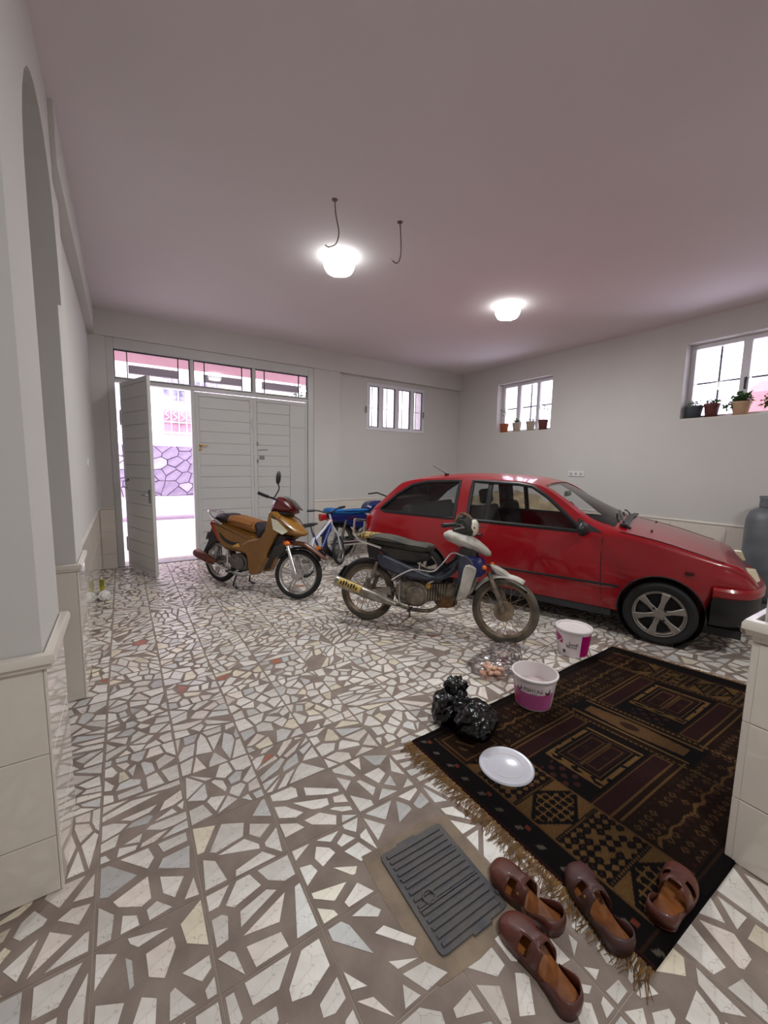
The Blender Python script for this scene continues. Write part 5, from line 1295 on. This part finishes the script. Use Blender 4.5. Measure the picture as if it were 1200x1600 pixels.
wrap_text('\uFEDE\uFEB4\uFECB', .045, t2, INK, R_(.12), .105, -.02)
wrap_text('PISHTAZ', .020, t2, INK, R_(.085), .080, -.05)
MB().grid(arc_patch(.112, .135, .03, .058, -.62, -.42, 4, .0016)).obj('green_mark', mat('green_print', lin(40, 84, 66), .5), t2)
MB().lathe([(.0, .205), (.118, .205), (.124, .212), (.140, .214), (.143, .220), (.138, .226), (.128, .224), (.122, .212), (.0, .210)], 36, cap0=False, cap1=False).obj('lid', TUBW, t2)
# loose lid
LC = Vector((1.545, 1.215, .0125))
ld = thing('tub_lid', 'round white plastic lid lying on the rug', 'lid', LC)
MB().lathe([(.0, .004), (.10, .004), (.112, .010), (.128, .010), (.134, .004), (.134, .0), (.128, .0), (.0, .0)][::-1], 44, cap0=False, cap1=False).obj('lid_disc', mat('white_lid', lin(214, 212, 224), .18), ld)
MB().torus(.085, .002, 36, 6, M=xf((0, 0, .0045), (PI / 2, 0, 0))).obj('lid_ring', TUBW, ld)
# black plastic bag: two full lobes and a knotted neck
BAGM = mat('black_bag_film', lin(9, 9, 11), .22, spec=.5)
bg = thing('plastic_bag', 'shiny black knotted plastic bag on the corner of the rug', 'bag', (1.575, 1.53, .013))
lump('bag_body', BAGM, (.02, -.04, 0), (.125, .125, .105), 5.3, .30, 5, crease=1.5, parent=bg)
lump('bag_lobe', BAGM, (.0, .12, .0), (.12, .11, .10), 8.1, .34, 5, crease=1.7, parent=bg)
lump('bag_knot', BAGM, (.04, .14, .10), (.07, .06, .075), 2.2, .5, 4, crease=3.2, parent=bg)
# clear bag with orange scraps
CLR = glass_mat('clear_bag_film', (.97, .95, .95, 1), .0, .25)
cb = thing('clear_bag', 'clear crumpled plastic bag with orange peelings beside the open tub', 'bag', (2.25, 1.93, 0))
lump('film', CLR, (0, 0, 0), (.19, .15, .07), 4.4, .4, 5, crease=1.8, parent=cb)
lump('film_top', CLR, (.17, .04, .0), (.13, .12, .08), 6.6, .4, 4, crease=1.8, parent=cb)
ORG = mat('orange_peel', lin(206, 132, 100), .6, col2=lin(214, 176, 152), vscale=14)
for i in range(16):
    a = i * 2.4; lump('peeling', ORG, (-.05 + rnd.uniform(-.09, .09), -.02 + rnd.uniform(-.07, .07), .002 + .012 * (i % 3)), (.030, .018, .014), 1.0 + i, .5, 2, crease=2, parent=cb).rotation_euler = (0, 0, rnd.uniform(0, 6))
# white bag and yellow packet at the foot of the left wall
wb = lump('white_bag', mat('white_bag_film', lin(220, 218, 214), .4), (-.235, 5.15, 0), (.055, .08, .06), 9.2, .35, 4)
tag(wb, 'small crumpled white bag at the foot of the left wall', 'bag')
yp = thing('yellow_packet', 'small yellow packet standing on the white bag at the left wall', 'packet', (-.245, 5.15, .112), (0, 0, 0))
MB().box((0, 0, .06), (.04, .06, .12)).obj('packet_body', mat('yellow_print', lin(190, 172, 20), .4, col2=lin(110, 110, 20), vscale=14), yp, True, .008)
MB().box((0, 0, .125), (.012, .07, .016)).obj('packet_fold', TUBW, yp, False)

# ------------------------------------------------------------------ plastic sandals
SAND = mat('brown_plastic', lin(98, 48, 36), .45, col2=lin(72, 32, 28), vscale=7, coat=.2)
SANI = mat('worn_insole', lin(150, 88, 36), .5, col2=lin(92, 48, 24), vscale=9)
SANL = mat('dark_brown_plastic', lin(80, 42, 42), .5, col2=lin(58, 34, 30), vscale=7, coat=.2)
def shoe_w(t, side):
    if t < .12: w = .039 * math.sqrt(max(0, 1 - ((.12 - t) / .12) ** 2))
    elif t < .45: w = .039 - .003 * math.sin((t - .12) / .33 * PI)
    elif t < .75: w = .039 + .010 * math.sin((t - .45) / .30 * PI / 2)
    else: w = .049 * math.sqrt(max(0, 1 - ((t - .75) / .25) ** 2.3))
    return w * (1.15 if side > 0 else 1.03)
def sandal(lab, toe, heel, mir, mt=SAND, tilt=(0, 0)):
    v = toe - heel; L = .275
    r = thing('sandal', lab, 'sandal', (heel.x, heel.y, heel.z), (tilt[0], tilt[1], math.atan2(v.y, v.x)), 'brown plastic sandals')
    ts = [0, .01, .03, .06, .09, .12, .2, .3, .4, .5, .6, .7, .78, .85, .91, .95, .98, .995, 1.0]
    bend = lambda t: mir * .010 * math.sin(t * PI * 1.1)
    out = [(t * L, bend(t) + shoe_w(t, mir)) for t in ts] + [(t * L, bend(t) - shoe_w(t, -mir)) for t in ts[::-1][1:-1]]
    MB().plate(out, 0, .020, .004).obj('sole', mt, r)
    MB().plate(offset_poly(out, .006), .0195, .0225, .001).obj('insole', SANI, r)
    # vamp: dome over the front, with side cut-outs
    def sect(t, h):
        row = []
        for k in range(17):
            a = PI * k / 16; sd = 1 if math.cos(a) > 0 else -1
            w = shoe_w(t, mir * sd); row.append((t * L, bend(t) + w * math.copysign(abs(math.cos(a)) ** .8, math.cos(a)), .016 + h * math.sin(a) ** .75))
        return row
    tv = [.40, .46, .54, .60, .65, .70, .75, .80, .85, .90, .94, .97, .99]
    hv = [.068, .070, .068, .063, .058, .055, .051, .047, .043, .038, .031, .023, .012]
    rows = [sect(t, h) for t, h in zip(tv, hv)]; b = 17; V = [p for q in rows for p in q]; F = []
    for i in range(len(rows) - 1):
        for j in range(16):
            if 2 <= i <= 3 and (1 <= j <= 5 or 10 <= j <= 14): continue
            if i == 0 and 6 <= j <= 9: continue
            F.append((i * b + j, i * b + j + 1, (i + 1) * b + j + 1, (i + 1) * b + j))
    MB().add(V, F).obj('vamp', mt, r, solid=.004)
    # heel counter and side bands
    P = [(t, 1) for t in (.36, .32, .28, .22, .16, .12, .09, .06, .03, .01)] + [(0, 1)] + [(t, -1) for t in (.01, .03, .06, .09, .12, .16, .22, .28, .32, .36)]
    G = []
    for t, sd in P:
        w = shoe_w(t, mir * sd) * sd; h = .044 if t < .16 else max(.008, .044 - (t - .16) / .2 * .036)
        G.append([(t * L, bend(t) + w, .012), (t * L - .002, bend(t) + w * 1.03, .012 + h * .55), (t * L + (.004 if t < .1 else 0), bend(t) + w * .96, .014 + h)])
    MB().grid(G).obj('heel_counter', mt, r, solid=.004)
    MB().ball((.50 * L, bend(.50) + mir * .040, .058), .006, 8, 6).obj('buckle_stud', BRASS, r)
    return r
def sg(x, y): return g(x, y, .01)
def on0(p, z=0): return Vector((p.x, p.y, z))
sandal('brown sandal nearest the drain cover, toe pointing at the rug fringe', on0(sg(789, 1371)), on0(sg(880, 1456)), 1)
sandal('brown sandal nearest the viewer, lowest of the four', on0(sg(798, 1452)), on0(sg(902, 1590)), -1)
sandal('dark brown sandal lying partly on the rug fringe, second from the right', on0(sg(898, 1368), .0135), on0(sg(982, 1498), .0135), 1, SANL)
sandal('brown sandal at the right, on the rug corner beside the pillar', Vector((1.665, .50, .0135)), Vector((1.40, .475, .0135)), -1, SAND)

# ------------------------------------------------------------------ potted plants on the sills
TERRA = mat('terracotta', lin(168, 88, 52), .8, var=.15)
BRN = mat('dark_red_pot', lin(96, 42, 40), .6, var=.1)
GRP = mat('grey_green_pot', lin(64, 72, 78), .5, var=.1)
CREAM = mat('cream_pot', lin(176, 162, 146), .7, var=.1)
PEACH = mat('peach_pot', lin(196, 160, 130), .7, var=.1)
SOIL = mat('potting_soil', lin(58, 44, 36), .95)
STEM = mat('green_stem', lin(84, 96, 66), .7)
def pot(lab, y, x, z, rt, rb, h, mt, kind):
    t = thing('potted_plant', lab, 'plant', (x, y, z), group='potted plants on the window sills')
    MB().lathe([(rb * .95, 0), (rb, .004), (rt * .94, h * .82), (rt, h * .83), (rt, h), (rt - .008, h), (rt - .012, h * .88), (.0, h * .87)], 24, cap1=False).obj('pot', mt, t)
    MB().lathe([(.0, h * .88), (rt - .012, h * .88), (rt - .012, h * .875)], 20, cap0=False, cap1=False).obj('soil', SOIL, t)
    if kind != 'bare': MB().lathe([(rb * 1.05, 0), (rb * 1.25, .014), (rb * 1.2, .014), (rb, .004)], 24, cap0=False, cap1=False).obj('saucer', mt, t)
    st = MB(); lf = MB()
    if kind == 'thin':
        st.tube(smooth_pts([(0, 0, h * .8), (.01, .02, h + .10), (-.01, -.02, h + .20), (.0, .03, h + .30)], 3), .004, 5)
        leaves(lf, (0, 0, h + .22), (.05, .10, .10), 12, .05)
    elif kind == 'bush':
        for k in range(7): st.tube(smooth_pts([(0, 0, h * .8), (.03 * math.cos(k), .03 * math.sin(k), h + .05), (.06 * math.cos(k), .10 * math.sin(k), h + .06)], 3), .0035, 5)
        leaves(lf, (0, 0, h + .05), (.06, .10, .06), 130, .07); leaves(lf, (-.06, .10, h - .03), (.04, .05, .06), 34, .06)
    else:
        for k in range(5): st.tube(smooth_pts([(0, 0, h * .8), (.02 * math.cos(k), .03 * math.sin(k), h + .03), (.04 * math.cos(k), .07 * math.sin(k), h + .05)], 3), .003, 5)
        leaves(lf, (0, 0, h + .03), (.05, .09, .035), 32, .05)
    st.obj('stems', STEM, t); lf.obj('foliage', LEAF, t, False)['kind'] = 'stuff'
SX = XR + .085; z2, z3 = WR[0][2] + .012, WR[1][2] + .012
pot('orange clay pot with a thin stem, leftmost on the far sill', 5.47, SX, z2, .085, .06, .17, TERRA, 'thin')
pot('cream pot with sparse leaves, second from the left on the far sill', 5.17, SX, z2, .085, .06, .17, CREAM, 'low')
pot('cream pot with drooping leaves, third from the left on the far sill', 4.86, SX, z2, .085, .06, .17, CREAM, 'low')
pot('dark red pot with a tall thin stem, rightmost on the far sill', 4.60, SX, z2, .085, .065, .18, BRN, 'thin')
pot('dark grey pot with small sprigs, leftmost on the near sill', 2.34, SX, z3, .10, .075, .16, GRP, 'low')
pot('dark red pot, second on the near sill', 2.15, SX, z3, .085, .06, .17, BRN, 'low')
pot('peach pot overflowing with green leaves on the near sill', 1.86, SX, z3, .10, .065, .16, PEACH, 'bush')
pot('leafy plant at the right end of the near sill', 1.50, SX, z3, .09, .06, .16, BRN, 'bush')
